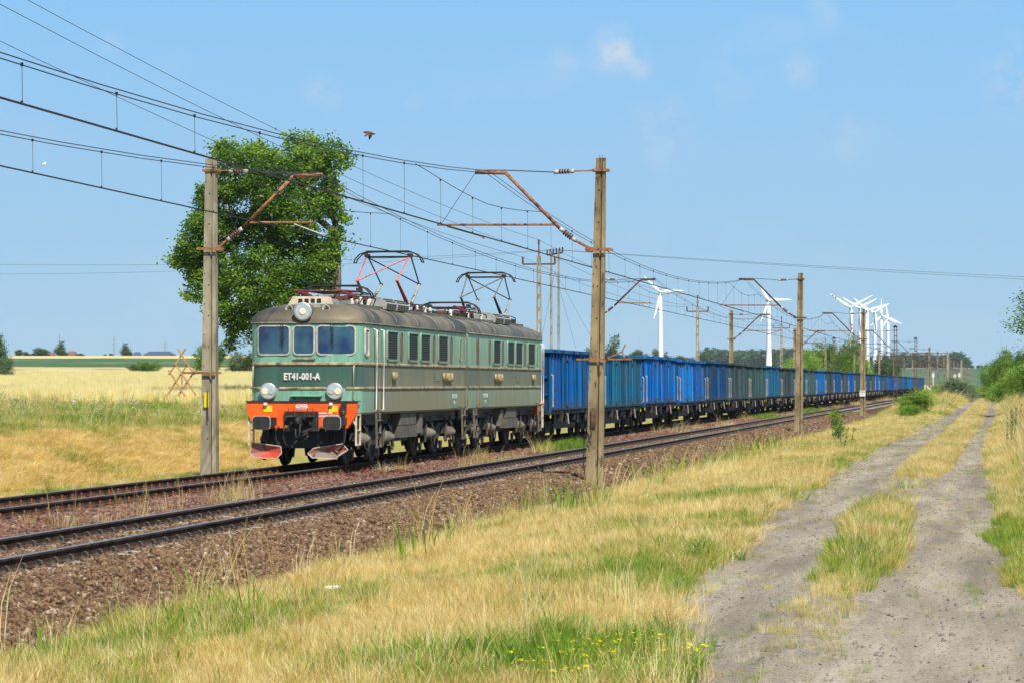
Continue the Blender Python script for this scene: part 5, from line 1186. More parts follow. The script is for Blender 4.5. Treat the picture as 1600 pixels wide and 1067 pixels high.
        x0, x1 = d*(.85+(rz_+.05-za-.52)/(ztip-za-.52)*1.35), d*2.75
        mb = MB(); mb.tube((x0, 0, rz_+.05), (x1, 0, rz_+.03), .028, n=6); mb.build('registration_tube', M['rust'] if near else am, root)
        mb = MB(); mb.tube((d*2.2, 0, rz_), (d*2.95, 0, cz+.02), .018, n=5); mb.build('steady_arm', M['cap'], root)
    return root
R_Y = [-3, 70.4, 145, 216, 287, 361, 435, 497, 560, 626, 690, 760, 830, 900, 975, 1050, 1130, 1220, 1320, 1430]
L_Y = [-1, 72.3, 146, 221.7, 293, 365, 437, 510, 582, 650, 720, 790, 860, 940, 1020, 1100, 1190, 1290, 1400]
o_n = ['nearest', 'second', 'third', 'fourth', 'fifth', 'sixth', 'seventh', 'eighth', 'ninth', 'tenth', 'eleventh', 'twelfth', 'thirteenth', 'fourteenth', 'fifteenth', 'sixteenth', 'seventeenth', 'eighteenth', 'nineteenth', 'twentieth']
mA_ = mast(-9.62, 70.4, -.5, 7.53, -1, 'concrete', 'a', 'tall tan concrete mast with brown plate, standing in front of the first blue wagons', .41, .23, .020, True, rust='rust')
for k, y in enumerate(R_Y[2:], 1):
    kd = 'lattice' if k in (3, 4) else 'concrete'
    lab = '%s %s mast from the camera on the road side of the tracks' % (o_n[k], 'rusty steel' if kd == 'lattice' else 'concrete')
    if k == 2: lab = 'third mast from the camera on the road side, carrying a square white kilometre plate'
    mast(-9.62+(.0 if k != 9 else .1), y, -.5, 7.5 if k != 5 else 7.4, -1, kd, 'a', lab, .42, .25, .014 if k == 1 else .005, k < 3, rust='rustdark')
mL_ = mast(-19.8, 72.3, -.35, 7.78, 1, 'concrete', 'g', 'grey concrete mast with yellow plate left of the locomotive front', .42, .26, .004, True, cz=5.80, mz=7.32, rust='rust')
for k, y in enumerate(L_Y[2:], 1):
    kd = 'lattice' if k in (4, 6) else 'concrete'
    mast(-19.8, y, -.35, 7.6, 1, kd, 'a' if k % 2 == 0 else 's', '%s %s mast from the camera on the field side behind the train' % (o_n[k], 'rusty steel' if kd == 'lattice' else 'concrete'), .40, .26, .0, k < 3, cz=5.75, mz=7.25, rust='rustdark')
# details on masts
mb = MB(); mb.bx(-.055, .055, -.2, -.185, 3.05-1.0, 3.5-1.0); mb.build('brown_number_plate', M['rustdark'], mA_, (-.0, 0, -1.05))
mb = MB(); mb.bx(-.42, .95, -.215, -.185, 2.62, 2.66); mb.bx(-.42, .2, .185, .215, 2.62, 2.66); mb.beam((.30, -.2, 2.64), (.70, -.2, 2.82), .03, .03); mb.beam((.70, -.2, 2.82), (.78, -.2, 3.0), .03, .03); mb.beam((.70, -.2, 2.82), (.78, -.2, 2.64), .03, .03); mb.beam((.28, -.2, 2.56), (.36, -.2, 2.72), .03, .03)
mb.build('empty_sign_bracket', M['rust'], mA_)
mb = MB(); mb.poly([(-.19, -.2, -.45), (-.24, -.23, .1), (-.22, -.25, .75), (-.16, -.26, 1.02), (-.09, -.25, 1.02), (-.05, -.24, .85), (-.06, -.24, .55)], .014, 5); mb.poly([(-.14, -.2, .6), (-.12, -.25, .72), (-.07, -.22, .62)], .012, 4); mb.poly([(-.19, -.22, -.42), (-.5, -.4, -.45), (-.9, -.5, -.36), (-1.5, -.4, -.28)], .016, 5); mb.build('earthing_cable', M['black'], mA_)
mb = MB(); mb.bx(-.10, .03, -.20, -.188, 1.45, 1.83); mb.build('yellow_plate', M['yellow'], mL_)
mb = MB(); mb.poly([(.0, -.21, 1.86), (-.0, -.22, 1.6), (.01, -.22, 1.3), (.02, -.22, 1.1)], .014, 5); mb.bx(-.62, .22, -.235, -.195, 2.30, 2.35, 1); mb.bx(-.25, .25, .19, .22, 2.30, 2.35, 1); mb.build('cable_and_band', [M['black'], M['rust']], mL_)
for mo in [o for o in C.objects if o.get('label', '').startswith('third mast from the camera on the road side, carrying')]:
    mb = MB(); mb.bx(-.21, .21, -.24, -.22, 1.12, 1.56); pl_ = mb.build('kilometre_plate', M['plate_white'], mo)
    RX = Matrix.Rotation(pi/2, 4, 'X')
    text_obj('kilometre_number', '75.4', .17, .002, M['black'], mo, Matrix.Translation((0, -.244, 1.44)) @ RX, 'CENTER', .95, .004); text_obj('kilometre_number', '1', .16, .002, M['black'], mo, Matrix.Translation((0, -.244, 1.26)) @ RX, 'CENTER', .95, .004)
for mo in [o for o in C.objects if o.get('label', '').startswith('sixth concrete mast from the camera on the road')]:
    mb = MB(); mb.bx(-.2, .2, -.24, -.22, 1.12, 1.5); mb.build('kilometre_plate', M['plate_white'], mo)
# orange lattice marker hung on the left mast bracket
lt = empty('lattice_marker', (-19.8, 72.15, 0), 'orange wooden diamond lattice marker hanging beside the grey mast', 'railway marker')
def lp(zx, zy):      # zoomed pixel -> local
    px = zx/4.85; py = 500+zy/4.85; D = 74.5; X, Y, Z = at(px, py, D); return X+19.8, Z
for k, (a, b_) in enumerate((((1345, 215), (1480, 412)), ((1325, 325), (1495, 572)), ((1273, 378), (1407, 574)), ((1407, 215), (1275, 412)), ((1428, 325), (1258, 574)), ((1483, 378), (1347, 574)))):
    x0, z0 = lp(*a); x1, z1 = lp(*b_); yy = -.06 if k < 3 else -.02
    mb = MB(); mb.beam((x0, yy, z0), (x1, yy, z1), .05, .045); 
    mb = MB(); d_ = Vector((x1-x0, 0, z1-z0)); nrm = Vector((-d_.z, 0, d_.x)).normalized()*.019
    mb.add([(x0+nrm.x, yy-.012, z0+nrm.z), (x0-nrm.x, yy-.012, z0-nrm.z), (x1-nrm.x, yy-.012, z1-nrm.z), (x1+nrm.x, yy-.012, z1+nrm.z)]+[(x0+nrm.x, yy+.012, z0+nrm.z), (x0-nrm.x, yy+.012, z0-nrm.z), (x1-nrm.x, yy+.012, z1-nrm.z), (x1+nrm.x, yy+.012, z1+nrm.z)], [(0, 1, 2, 3), (4, 7, 6, 5), (0, 4, 5, 1), (1, 5, 6, 2), (2, 6, 7, 3), (3, 7, 4, 0)])
    mb.build('slat', M['orangewood'], lt)
mb = MB(); x0, z0 = lp(1375, 405); x1, z1 = lp(1375, 530); mb.tube((x0, .02, z0), (x1, .02, z1), .012, n=5); x2, z2 = lp(1600, 398); mb.bx(x0, x2, .0, .03, z0-.0, z0+.04); mb.build('hanger_bar', M['rust'], lt)

# ------------------------------------------------------------------ overhead wires
def overhead(x, ysup, cz, mz, label):
    t = empty('overhead_line', (x, 0, 0), label, 'overhead wires', 'overhead contact lines above the tracks')
    def zm(y):
        for a, b_ in zip(ysup, ysup[1:]):
            if a <= y <= b_: q = (y-a)/(b_-a); return mz-1.08+1.08*(2*q-1)**2
        return mz
    ys_ = []
    for a, b_ in zip(ysup, ysup[1:]): ys_ += [a+(b_-a)*k/14 for k in range(14)]
    ys_.append(ysup[-1])
    for dx in (-.035, .035):
        mb = MB(); mb.poly([(dx, y, zm(y)+(.03 if dx > 0 else -.02)) for y in ys_], .0088, 4); mb.build('messenger_wire', M['wire'], t)
        mb = MB(); mb.poly([(dx*.8, y, cz) for y in (ysup[0], ysup[3], ysup[-1])], .0082, 4); mb.build('contact_wire', M['wire'], t)
    far = MB()
    for i_, (a, b_) in enumerate(zip(ysup, ysup[1:])):
        n = 18
        for k in range(n):
            y = a+(b_-a)*(k+.5)/n; z1 = zm(y)
            dd = min(y-a, b_-y)
            if dd < 8: z1 = mz-.78+.28*(dd/8)**1.5
            def drop(mb): mb.tube((0, y, z1), (.01, y, cz), .0045, n=4); mb.box((0, y, z1-.02), (.035, .02, .05)); mb.box((0, y, cz+.02), (.03, .02, .04))
            if i_ < 3: mb = MB(); drop(mb); mb.build('dropper', M['wire'], t)
            else: drop(far)
        for s_ in (-1, 1):
            yy = a if s_ > 0 else b_
            mb = MB(); mb.poly([(0, yy+s_*q, mz-.78+.28*(q/8)**1.5) for q in (0, 2, 4, 6, 8)]+[(0, yy+s_*9, zm(yy+s_*9))], .009, 4); mb.build('stitch_wire', M['wire'], t)
    tag(far.build('dropper_run', M['wire'], t), kind='stuff')
overhead(T1, R_Y, 5.62, 7.22, 'contact and messenger wires hanging over the near track')
overhead(T2, L_Y, 5.80, 7.32, 'contact and messenger wires hanging over the train')

# ------------------------------------------------------------------ utility poles and their lines
def wire(pts, r, m_, name, parent, sag=0, n=12):
    P = []
    for a, b_ in zip(pts, pts[1:]):
        a = Vector(a); b_ = Vector(b_)
        for k in range(n): q = k/n; p = a.lerp(b_, q); p.z -= sag*4*q*(1-q); P.append(p)
    P.append(Vector(pts[-1])); mb = MB(); mb.poly(P, r, 4); return mb.build(name, m_, parent)
ul = empty('power_line', (0, 0, 0), 'three thin power wires running along the field poles', 'power line')
UP = []
def upole(px, ytop, D, label, arm=.9, trafo=False):
    X, Y, Z = at(px, ytop, D); zb = gzs(X, Y)
    r = empty('utility_pole', (X, Y, zb), label, 'utility pole', 'concrete utility poles beyond the train'); H_ = Z-zb
    mb = MB()
    for sx in (-1, 1): mb.beam((sx*.15, 0, -.3), (sx*.07, 0, H_-.9), .08, .14)
    for k in range(int(H_/.7)): mb.box((0, 0, .3+k*.7), (.2, .13, .24))
    mb.build('pole_shaft', M['concrete_g'], r)
    mb = MB(); mb.tube((0, 0, H_-.95), (0, 0, H_-.15), .04, n=6); mb.tube((0, 0, H_-.25), (0, 0, H_), .06, n=6); mb.beam((-arm, 0, H_-1.35), (arm, 0, H_-1.35), .09, .09)
    for sx in (-1, 1): mb.tube((sx*arm, 0, H_-1.35), (sx*arm, 0, H_-.95), .06, n=6)
    mb.build('cross_arm', M['rustdark'], r)
    if trafo:
        mb = MB(); mb.bx(-.7, .7, -.5, .5, 1.6, 3.0); mb.bx(-.9, .9, -.6, .6, 1.45, 1.6); mb.build('transformer', M['grey'], r)
        mb = MB()
        for sx in (-.8, 0, .8): mb.tube((sx, 0, 3.0), (sx, 0, 3.4), .12, n=6)
        for z in (H_-2.6, H_-3.6): mb.beam((-1.4, 0, z), (1.4, 0, z), .12, .12)
        mb.build('transformer_bushings', M['cap'], r)
    UP.append(((X, Y, Z), (X-arm, Y, Z-.95), (X+arm, Y, Z-.95))); return r
upole(842, 375, 162, 'thin concrete utility pole with a cross arm just behind the locomotive rear')
upole(1090, 462, 248, 'thin utility pole with a cross arm right of the first wind turbine')
upole(1221, 495, 347, 'utility pole carrying a grey transformer right of the second turbine', 1.0, True)
upole(1290, 530, 460, 'short utility pole in front of the bright green trees', 1.0)
upole(1335, 545, 560, 'small distant utility pole beside the dark green tree', 1.0)
p0 = at(-300, -190, 60); p0s = (p0, (p0[0]-.9, p0[1], p0[2]-.95), (p0[0]+.9, p0[1], p0[2]-.95))
for k in range(3): wire([p0s[k]]+[u[k] for u in UP], .009, M['wire'], 'power_wire', ul, .7)
hx, hy, hz = at(867, 388, 187.7); zb = gzs(hx, hy); hp = empty('double_pole', (hx, hy, zb), 'double concrete pole with six insulators on its top bar', 'utility pole'); H_ = hz-zb
for sx in (-.24, .24):
    mb = MB()
    for q in (-.06, .06): mb.beam((sx+q, 0, -.2), (sx+q*.6, 0, H_-.2), .05, .14)
    for k in range(int(H_/.5)): mb.box((sx, 0, .2+k*.5), (.1, .12, .2))
    mb.build('pole_shaft', M['concrete_g'], hp)
mb = MB(); mb.beam((-.5, 0, H_-.45), (.5, 0, H_-.3), .1, .1); mb.build('top_bar', M['black'], hp)
mb = MB()
for k in range(6): mb.tube((-.5+.2*k, 0, H_-.42+.03*k), (-.5+.2*k, 0, H_-.1+.03*k), .05, n=6)
mb.build('insulators', M['black'], hp)
mb = MB()
for ex, ey, ez in ((-1.8, .5, 0), (2.2, 1, 0), (4.6, 1, 0)): mb.tube((0, 0, H_-1.5), (ex, ey, .2), .008, n=4)
mb.build('guy_wires', M['wire'], hp)
cl_ = empty('crossing_line', (0, 0, 0), 'faint pair of power wires crossing the sky behind the tall mast', 'power line')
for dz, px_ in ((0, 0), (9, 3)):
    wire([at(-120, 411+dz*1.9, 230), (hx, hy+px_*.2, hz-.1)], .008, M['wire'], 'power_wire', cl_, .5); wire([(hx, hy+px_*.2, hz-.1), at(1750, 440+dz*.5, 185)], .009, M['wire'], 'power_wire', cl_, .1)

# ------------------------------------------------------------------ wind turbines
def turbine(hub, D, tips, zbase, label, red=False):
    X, Y, Z = at(hub[0], hub[1], D); r = empty('wind_turbine', (X, Y, zbase), label, 'wind turbine', 'white wind turbines on the horizon'); H_ = Z-zbase
    s = D/FPX; mb = MB(); mb.lathe([(2.2, 0), (2.0, H_*.3), (1.6, H_*.7), (1.15, H_-1.4)], (0, 0, 0), 'z', 16); mb.build('tower', M['turbine'], r)
    rt = Vector((CT, ST, 0)); fw = Vector((-ST, CT, 0))
    mb = MB(); mb.tube(-fw*2.2+Vector((0, 0, H_)), fw*5+Vector((0, 0, H_)), 1.5, 1.2, 8); mb.tube(-fw*3.6+Vector((0, 0, H_)), -fw*2.2+Vector((0, 0, H_)), .5, 1.4, 8); mb.build('nacelle', M['turbine'], r)
    for tx, ty in tips:
        d = (rt*(tx-hub[0])+Vector((0, 0, -(ty-hub[1]))))*s; Lb = d.length; d.normalize(); sd_ = d.cross(fw).normalized()
        c0 = Vector((0, 0, H_))-fw*2.9; mb = MB(); vs = []; secs = [(0, .5, .5), (.08, .7, .5), (.2, 1.35, .35), (.5, .95, .22), (.68, .76, .17), (.75, .68, .15), (.82, .6, .13), (.89, .5, .11), (1, .18, .05)]
        for t, c_, th in secs:
            p = c0+d*Lb*t-fw*t*t*.6
            for a in range(6): q = a*pi/3; vs.append(p+sd_*(c_*cos(q)+.3*c_)+fw*(th*sin(q)))
        for k in range(8):
            mi = 1 if (red and k in (4, 6) and tx != 1363) else 0; mb.add([vs[j] for j in range(k*6, k*6+12)], [(a, (a+1) % 6, 6+(a+1) % 6, 6+a) for a in range(6)], mi)
        mb.add(vs[-6:], [tuple(range(6))], 0); mb.build('blade', [M['turbine'], M['turbred']], r)
TB = [((1032, 457), 2200, [(1006, 432), (1068, 455), (1021, 499)], 'single wind turbine right of the tall tan mast', False),
      ((1201.4, 470), 2250, [(1185, 443), (1237, 469), (1188, 502.5)], 'single wind turbine behind the second right mast', False),
      ((1329.3, 481), 2600, [(1296, 459), (1363, 462), (1330.8, 519)], 'wind turbine with red blade bands, leftmost of the cluster', True),
      ((1343.6, 482), 2700, [(1316, 465), (1370.5, 467), (1345, 517)], 'wind turbine second from the left in the cluster', False),
      ((1355.4, 486), 2800, [(1333.4, 465.4), (1386, 476.5), (1352, 516)], 'wind turbine third from the left in the cluster', False),
      ((1367, 488.8), 2950, [(1345, 477), (1389.8, 474.5), (1369.4, 517.6)], 'wind turbine fourth from the left in the cluster', False),
      ((1377.4, 493.7), 3100, [(1376.9, 466.8), (1359.5, 509.4), (1400, 505)], 'wind turbine fifth from the left in the cluster', False),
      ((1387.6, 497.8), 3200, [(1383.8, 474.2), (1373.3, 516.3), (1408.5, 506.6)], 'rightmost wind turbine of the distant cluster', False)]
for h, D, tp, lb, rd in TB:
    X, Y, Z = at(h[0], h[1], D); turbine(h, D, tp, gzs(X, Y)-.5, lb, rd)

# ------------------------------------------------------------------ trees and bushes
def leaf_mesh(name, lobes, n, size, m_, seed, per=26, spread=.34, flat=.75):
    """lobes: (x,y,z,rx,ry,rz); leaf clumps on the shells of lobes -> quads"""
    r = np.random.default_rng(seed); Ls = np.array(lobes, float); vol = (Ls[:, 3]*Ls[:, 4]+Ls[:, 3]*Ls[:, 5]); p = vol/vol.sum()
    nc = max(1, n//per); li = r.choice(len(Ls), nc, p=p); d = r.normal(size=(nc, 3)); d /= np.linalg.norm(d, axis=1)[:, None]
    rad = r.uniform(.35, 1.0, nc)**.5*(1+.21*r.normal(size=nc)); cc = Ls[li, :3]+d*Ls[li, 3:6]*rad[:, None]
    cs = spread*np.exp(r.normal(0, .25, nc)); cv = np.clip(r.normal(.5, .25, nc)+.17*r.normal(size=len(Ls))[li], 0, 1)
    P = np.repeat(cc, per, 0)+r.normal(size=(nc*per, 3))*np.repeat(cs, per)[:, None]*np.array([1, 1, .7])
    v = np.clip(np.repeat(cv, per)+r.normal(0, .14, nc*per), 0, 1); N_ = len(P)
    s = size*r.uniform(.6, 1.3, N_); a = r.normal(size=(N_, 3)); a[:, 2] *= .55; a /= np.linalg.norm(a, axis=1)[:, None]
    b_ = np.cross(a, r.normal(size=(N_, 3))); b_ /= np.linalg.norm(b_, axis=1)[:, None]
    A = a*s[:, None]*.62; B = b_*s[:, None]*.36
    V = np.stack([P-A, P+B, P+A, P-B], 1).reshape(-1, 3); F_ = np.arange(N_*4).reshape(-1, 4)
    return np_mesh(name, V, F_, m_, v)
def limbs(mb, base, tip, r0, r1, wob, seed, n=6):
    r = random.Random(seed); b_ = Vector(base); t = Vector(tip); P = []; R_ = []
    for k in range(n+1):
        q = k/n; p = b_.lerp(t, q); w_ = wob*sin(pi*q); P.append(p+Vector((r.uniform(-w_, w_), r.uniform(-w_, w_), r.uniform(-w_, w_)*.4))); R_.append(r0+(r1-r0)*q)
    mb.poly(P, R_, 7)
# the big tree
BD = 155.0; bx0, by0, _ = at(520, 430, BD); bz0 = gzs(bx0, by0)
bt = empty('large_tree', (bx0, by0, bz0), 'large dense green tree leaning left behind the locomotive', 'tree')
lob = []
for px, py, r_, dy in [(400, 255, 48, 0), (455, 232, 34, 1), (490, 238, 38, .5), (520, 252, 26, -.5), (352, 252, 26, 0), (345, 285, 36, .5), (425, 290, 60, -.5), (495, 290, 44, 0), (315, 318, 32, .3), (305, 350, 28, -.3), (340, 365, 48, .5), (300, 385, 34, 0), (282, 405, 24, .4), (405, 350, 55, 1), (470, 335, 50, -.8), (515, 315, 26, 0), (365, 425, 40, 0), (320, 430, 30, .5), (425, 410, 46, -.5), (470, 400, 46, .3), (508, 400, 27, -.3), (500, 430, 28, -1.2), (455, 445, 42, -1.2), (395, 465, 36, -.6), (370, 495, 26, 0), (362, 520, 20, .2), (380, 525, 16, .3), (410, 495, 26, 0), (440, 475, 30, -1), (330, 460, 22, .2), (524, 425, 16, -1.4), (532, 372, 16, -.8), (538, 340, 15, 0), (540, 245, 14, 0), (528, 395, 14, -1.2), (298, 432, 24, .3), (290, 456, 17, .2), (344, 488, 24, -.3), (352, 538, 14, .2), (326, 478, 18, .4), (273, 396, 17, 0), (266, 409, 11, 0), (312, 298, 22, .4), (340, 232, 18, 0)]:
    X, Y, Z = at(px, py, BD); s = BD/FPX*r_*.80; lob.append((X-bx0, dy*1.4, Z-bz0, s, s*1.15, s))
link('crown', leaf_mesh('crown', lob, 82000, .15, M['leaf'], 5, per=46, spread=.21), bt)
mb = MB(); tp = lambda px, py, dy=0: (at(px, py, BD)[0]-bx0, dy, at(px, py, BD)[2]-bz0)
limbs(mb, (0, 0, -.3), tp(523, 400), .52, .36, .1, 1); limbs(mb, tp(523, 400), tp(525, 345), .36, .30, .1, 2)
for k, (a, b_, r0) in enumerate((((521, 440), (450, 385), .22), ((450, 385), (360, 365), .14), ((450, 385), (420, 290), .14), ((524, 370), (470, 300), .2), ((470, 300), (430, 240), .12), ((524, 350), (510, 270), .18), ((521, 450), (420, 440), .18), ((420, 440), (345, 430), .11), ((420, 440), (375, 500), .09), ((360, 365), (300, 385), .08), ((360, 365), (340, 290), .09), ((510, 270), (495, 230), .09), ((450, 385), (390, 330), .1), ((345, 430), (300, 400), .07))):
    limbs(mb, tp(*a), tp(*b_), r0, r0*.5, .35, 10+k)
mb.build('trunk', M['bark'], bt)
# reusable crowns (height 1, standing on z=0)
def variant(seed, m_, n, size, shape='round', wid=.42):
    r = random.Random(seed); lo = []
    for k in range(11):
        z = r.uniform(.28, .86); q = sqrt(max(.05, 1-((z-.55)/.48)**2)); a = r.uniform(0, 2*pi); d = r.uniform(.15, .72)*wid*q; s = r.uniform(.13, .2)*(wid/.42)
        lo.append((d*cos(a), d*sin(a), z, s, s, s*.9))
    lo += [(0, 0, .55, wid*.5, wid*.5, .3)]
    if shape == 'bush': lo = [(a*1.2, b_*1.2, c_*.9-.12, d*1.2, e*1.2, f*1.2) for a, b_, c_, d, e, f in lo]
    me = leaf_mesh('crown', lo, n, size, m_, seed, per=18, spread=.045, flat=1)
    a = np.empty(len(me.vertices)*3, np.float32); me.vertices.foreach_get('co', a); a = a.reshape(-1, 3)
    zb_ = np.percentile(a[:, 2], 1.5); zt_ = np.percentile(a[:, 2], 99.3); z0 = .16 if shape == 'round' else 0.0
    a[:, 2] = z0+(a[:, 2]-zb_)/(zt_-zb_)*(1-z0)
    for q in (0, 1): a[:, q] /= (np.percentile(a[:, q], 98.5)-np.percentile(a[:, q], 1.5))
    me.vertices.foreach_set('co', a.ravel()); me.update(); return me
VD = [variant(100+k, M['leaf_d'], 5200, .040) for k in range(4)]
VL = [variant(110+k, M['leaf'], 11000, .028) for k in range(2)]
VY = [variant(120+k, M['leaf_y'], 12000, .030, 'bush') for k in range(3)]
VG = [variant(130+k, M['leaf_g'], 9000, .030, 'bush') for k in range(2)]
VDB = [variant(140+k, M['leaf_d'], 6000, .035, 'bush') for k in range(2)]
VLB = [variant(150+k, M['leaf'], 14000, .026, 'bush') for k in range(2)]
mb = MB(); mb.poly([(0, 0, -.05), (.01, 0, .3), (-.01, .01, .6), (0, 0, .8)], [.03, .024, .015, .005], 6)
for a, b_ in (((0, 0, .35), (.15, .05, .6)), ((0, 0, .3), (-.15, 0, .55)), ((0, 0, .4), (.02, .15, .7)), ((0, 0, .45), (-.05, -.12, .7))): mb.tube(a, b_, .012, .004, 5)
TRK = bpy.data.meshes.new('trunk'); TRK.from_pydata(mb.v, [], mb.f); TRK.materials.append(M['bark'])
def plant(name, mesh, px, ytop, ybot, wpx, D, label, cat='tree', group=None, asp=.84, seed=0):
    """wpx : crown width in photo pixels; stands on the terrain, reaches ytop"""
    X, Y, Zt = at(px, ytop, D); zb = gzs(X, Y); h = max(Zt-zb, .5); w_ = wpx*D/FPX
    r = empty(name, (X, Y, zb-.05), label, cat, group, rz=seed*1.7)
    c = link('crown', mesh, r); c.scale = (w_, w_, h); t = link('trunk', TRK, r); t.scale = (h, h, h); return r
g_ = 'trees on the far left horizon'
for k, (px, yt, w_, lb) in enumerate([(29, 546, 12, 'small round tree on the far left horizon'), (42, 549, 12, 'low dark tree left of the wide clump on the horizon'), (61, 544, 28, 'wide dark tree clump on the left horizon'),
        (95, 534, 19, 'tall dark tree beside the white gabled house'), (126, 552, 12, 'small low bush right of the white gabled house'), (165, 553, 7, 'tiny tree left of the middle horizon pole'), (173, 552, 7, 'tiny tree beside the middle horizon pole'),
        (197, 537, 19, 'oval dark tree left of the blue roofed barn'), (269, 554, 10, 'small bush at the right end of the blue roofed barn'), (305, 552, 8, 'small distant tree left of the grey mast')]):
    plant('distant_tree', VD[k % 4], px, yt, 556, w_, 1480, lb, 'tree', g_, seed=k)
plant('field_bush', VLB[0], 231, 565, 588, 36, 440, 'round dark green bush in the pale field', 'bush', seed=2); plant('field_bush', VDB[0], 214, 566, 584, 24, 470, 'low darker bush behind the round field bush', 'bush', seed=3)
plant('edge_tree', VG[0], 6, 556, 580, 36, 330, 'leafy lower tree at the left edge of the photo', 'tree', seed=1); plant('edge_tree', VD[1], 0, 524, 580, 22, 345, 'thin tree at the left edge rising above the fields', 'tree', seed=4)
plant('mid_tree', VLB[1], 322, 534, 588, 42, 430, 'green tree standing behind the grey mast', 'tree', seed=1); plant('mid_tree', VG[1], 368, 550, 590, 30, 425, 'grey green tree just left of the locomotive cab', 'tree', seed=5); plant('mid_tree', VDB[1], 392, 552, 590, 26, 425, 'dark low tree hidden partly by the cab corner', 'tree', seed=6)
for k, (px, yt, w_, D, lb) in enumerate([(874, 560, 22, 1500, 'low tree clump right of the locomotive rear'), (900, 556, 20, 1500, 'small tree left of the tall tan mast'), (922, 545, 20, 1100, 'tree half hidden by the tall tan mast'), (955, 526, 26, 1000, 'tall tree right of the tall tan mast'),
        (993, 547, 20, 1500, 'round tree left of the first turbine'), (1012, 553, 14, 1500, 'low tree just left of the turbine tower'), (1024, 546, 14, 1500, 'tree directly left of the first turbine tower'), (1038, 551, 12, 1500, 'tree directly right of the first turbine tower'), (1060, 556, 20, 1600, 'low tree right of the first turbine'), (1102, 549, 16, 1500, 'tree right of the thin utility pole')]):
    plant('horizon_tree', VD[k % 4], px, yt, 570, w_, D, lb, 'tree', 'trees above the first wagons', seed=k+3)
for k, (px, yt, w_, D, msh, lb) in enumerate([(1238, 560, 34, 620, VY[0], 'bright low tree left of the second right mast'), (1262, 548, 34, 640, VY[1], 'bright yellow green tree behind the second right mast'), (1292, 536, 36, 660, VLB[0], 'bright conical tree behind the short utility pole'), (1268, 560, 30, 600, VY[2], 'low bright bush above the wagons'),
        (1336, 527, 36, 640, VLB[1], 'tall mid green tree behind the plated mast'), (1315, 548, 30, 650, VLB[0], 'mid green tree left of the plated mast'), (1348, 560, 30, 600, VY[1], 'bright shrub directly behind the plated mast'), (1378, 557, 40, 800, VDB[0], 'dark tree below the turbine cluster'), (1395, 566, 26, 800, VDB[1], 'dark bush at the right of the dark tree')]):
    plant('lineside_tree', msh, px, yt, 580, w_, D, lb, 'tree', 'green trees behind the middle of the train', seed=k+2)
# far woods, one mass
Vs, Fs, vv = [], [], []; base = VD[0]
srcs = []
for mm in VD:
    a = np.empty(len(mm.vertices)*3, np.float32); mm.vertices.foreach_get('co', a); v_ = np.empty(len(mm.polygons), np.float32); mm.attributes['v'].data.foreach_get('value', v_)
    a = a.reshape(-1, 4, 3)[::4]; v_ = v_[::4]; srcs.append((a, v_))
o_ = 0; r = np.random.default_rng(12)
def wood(x0, x1, ytf, D0, D1, n):
    global o_
    for k in range(n):
        D = r.uniform(D0, D1); px = x0+(x1-x0)*(k+r.uniform())/n; X, Y, _ = at(px, 560, D); zb = gzs(X, Y); Zt = HC+(599-ytf(px)-r.normal(0, 2.0))*D/FPX
        h = max(Zt-zb, 4)*1.05; w_ = h*r.uniform(.8, 1.3); a, v_ = srcs[k % 4]; p = a.reshape(-1, 3)*np.array([w_, w_, h])*np.array([1, 1, 1])
        ctr = p.reshape(-1, 4, 3).mean(1, keepdims=True); p = ((p.reshape(-1, 4, 3)-ctr)*1.9+ctr).reshape(-1, 3)+np.array([X, Y, zb])
        Vs.append(p); vv.append(v_)
wood(1100, 1300, lambda x: np.interp(x, [1100, 1115, 1130, 1200, 1300], [552, 546, 550, 549, 552]), 3000, 3400, 46)
wood(1300, 1420, lambda x: 555, 3100, 3500, 24); wood(1380, 1512, lambda x: np.interp(x, [1380, 1430, 1470, 1500, 1512], [562, 558, 556, 554, 560]), 3000, 3300, 34)
wood(880, 1110, lambda x: 560, 3200, 3500, 30); wood(1512, 1560, lambda x: 585, 3000, 3400, 8); wood(560, 900, lambda x: 563, 3200, 3600, 24); wood(1560, 1760, lambda x: 570, 2600, 3200, 22)
Vw = np.concatenate(Vs); Fw = np.arange(len(Vw)).reshape(-1, 4); tag(link('distant_wood', np_mesh('distant_wood', Vw, Fw, M['leaf_d'], np.concatenate(vv))), label='far bluish green wood along the horizon behind the train', kind='stuff')
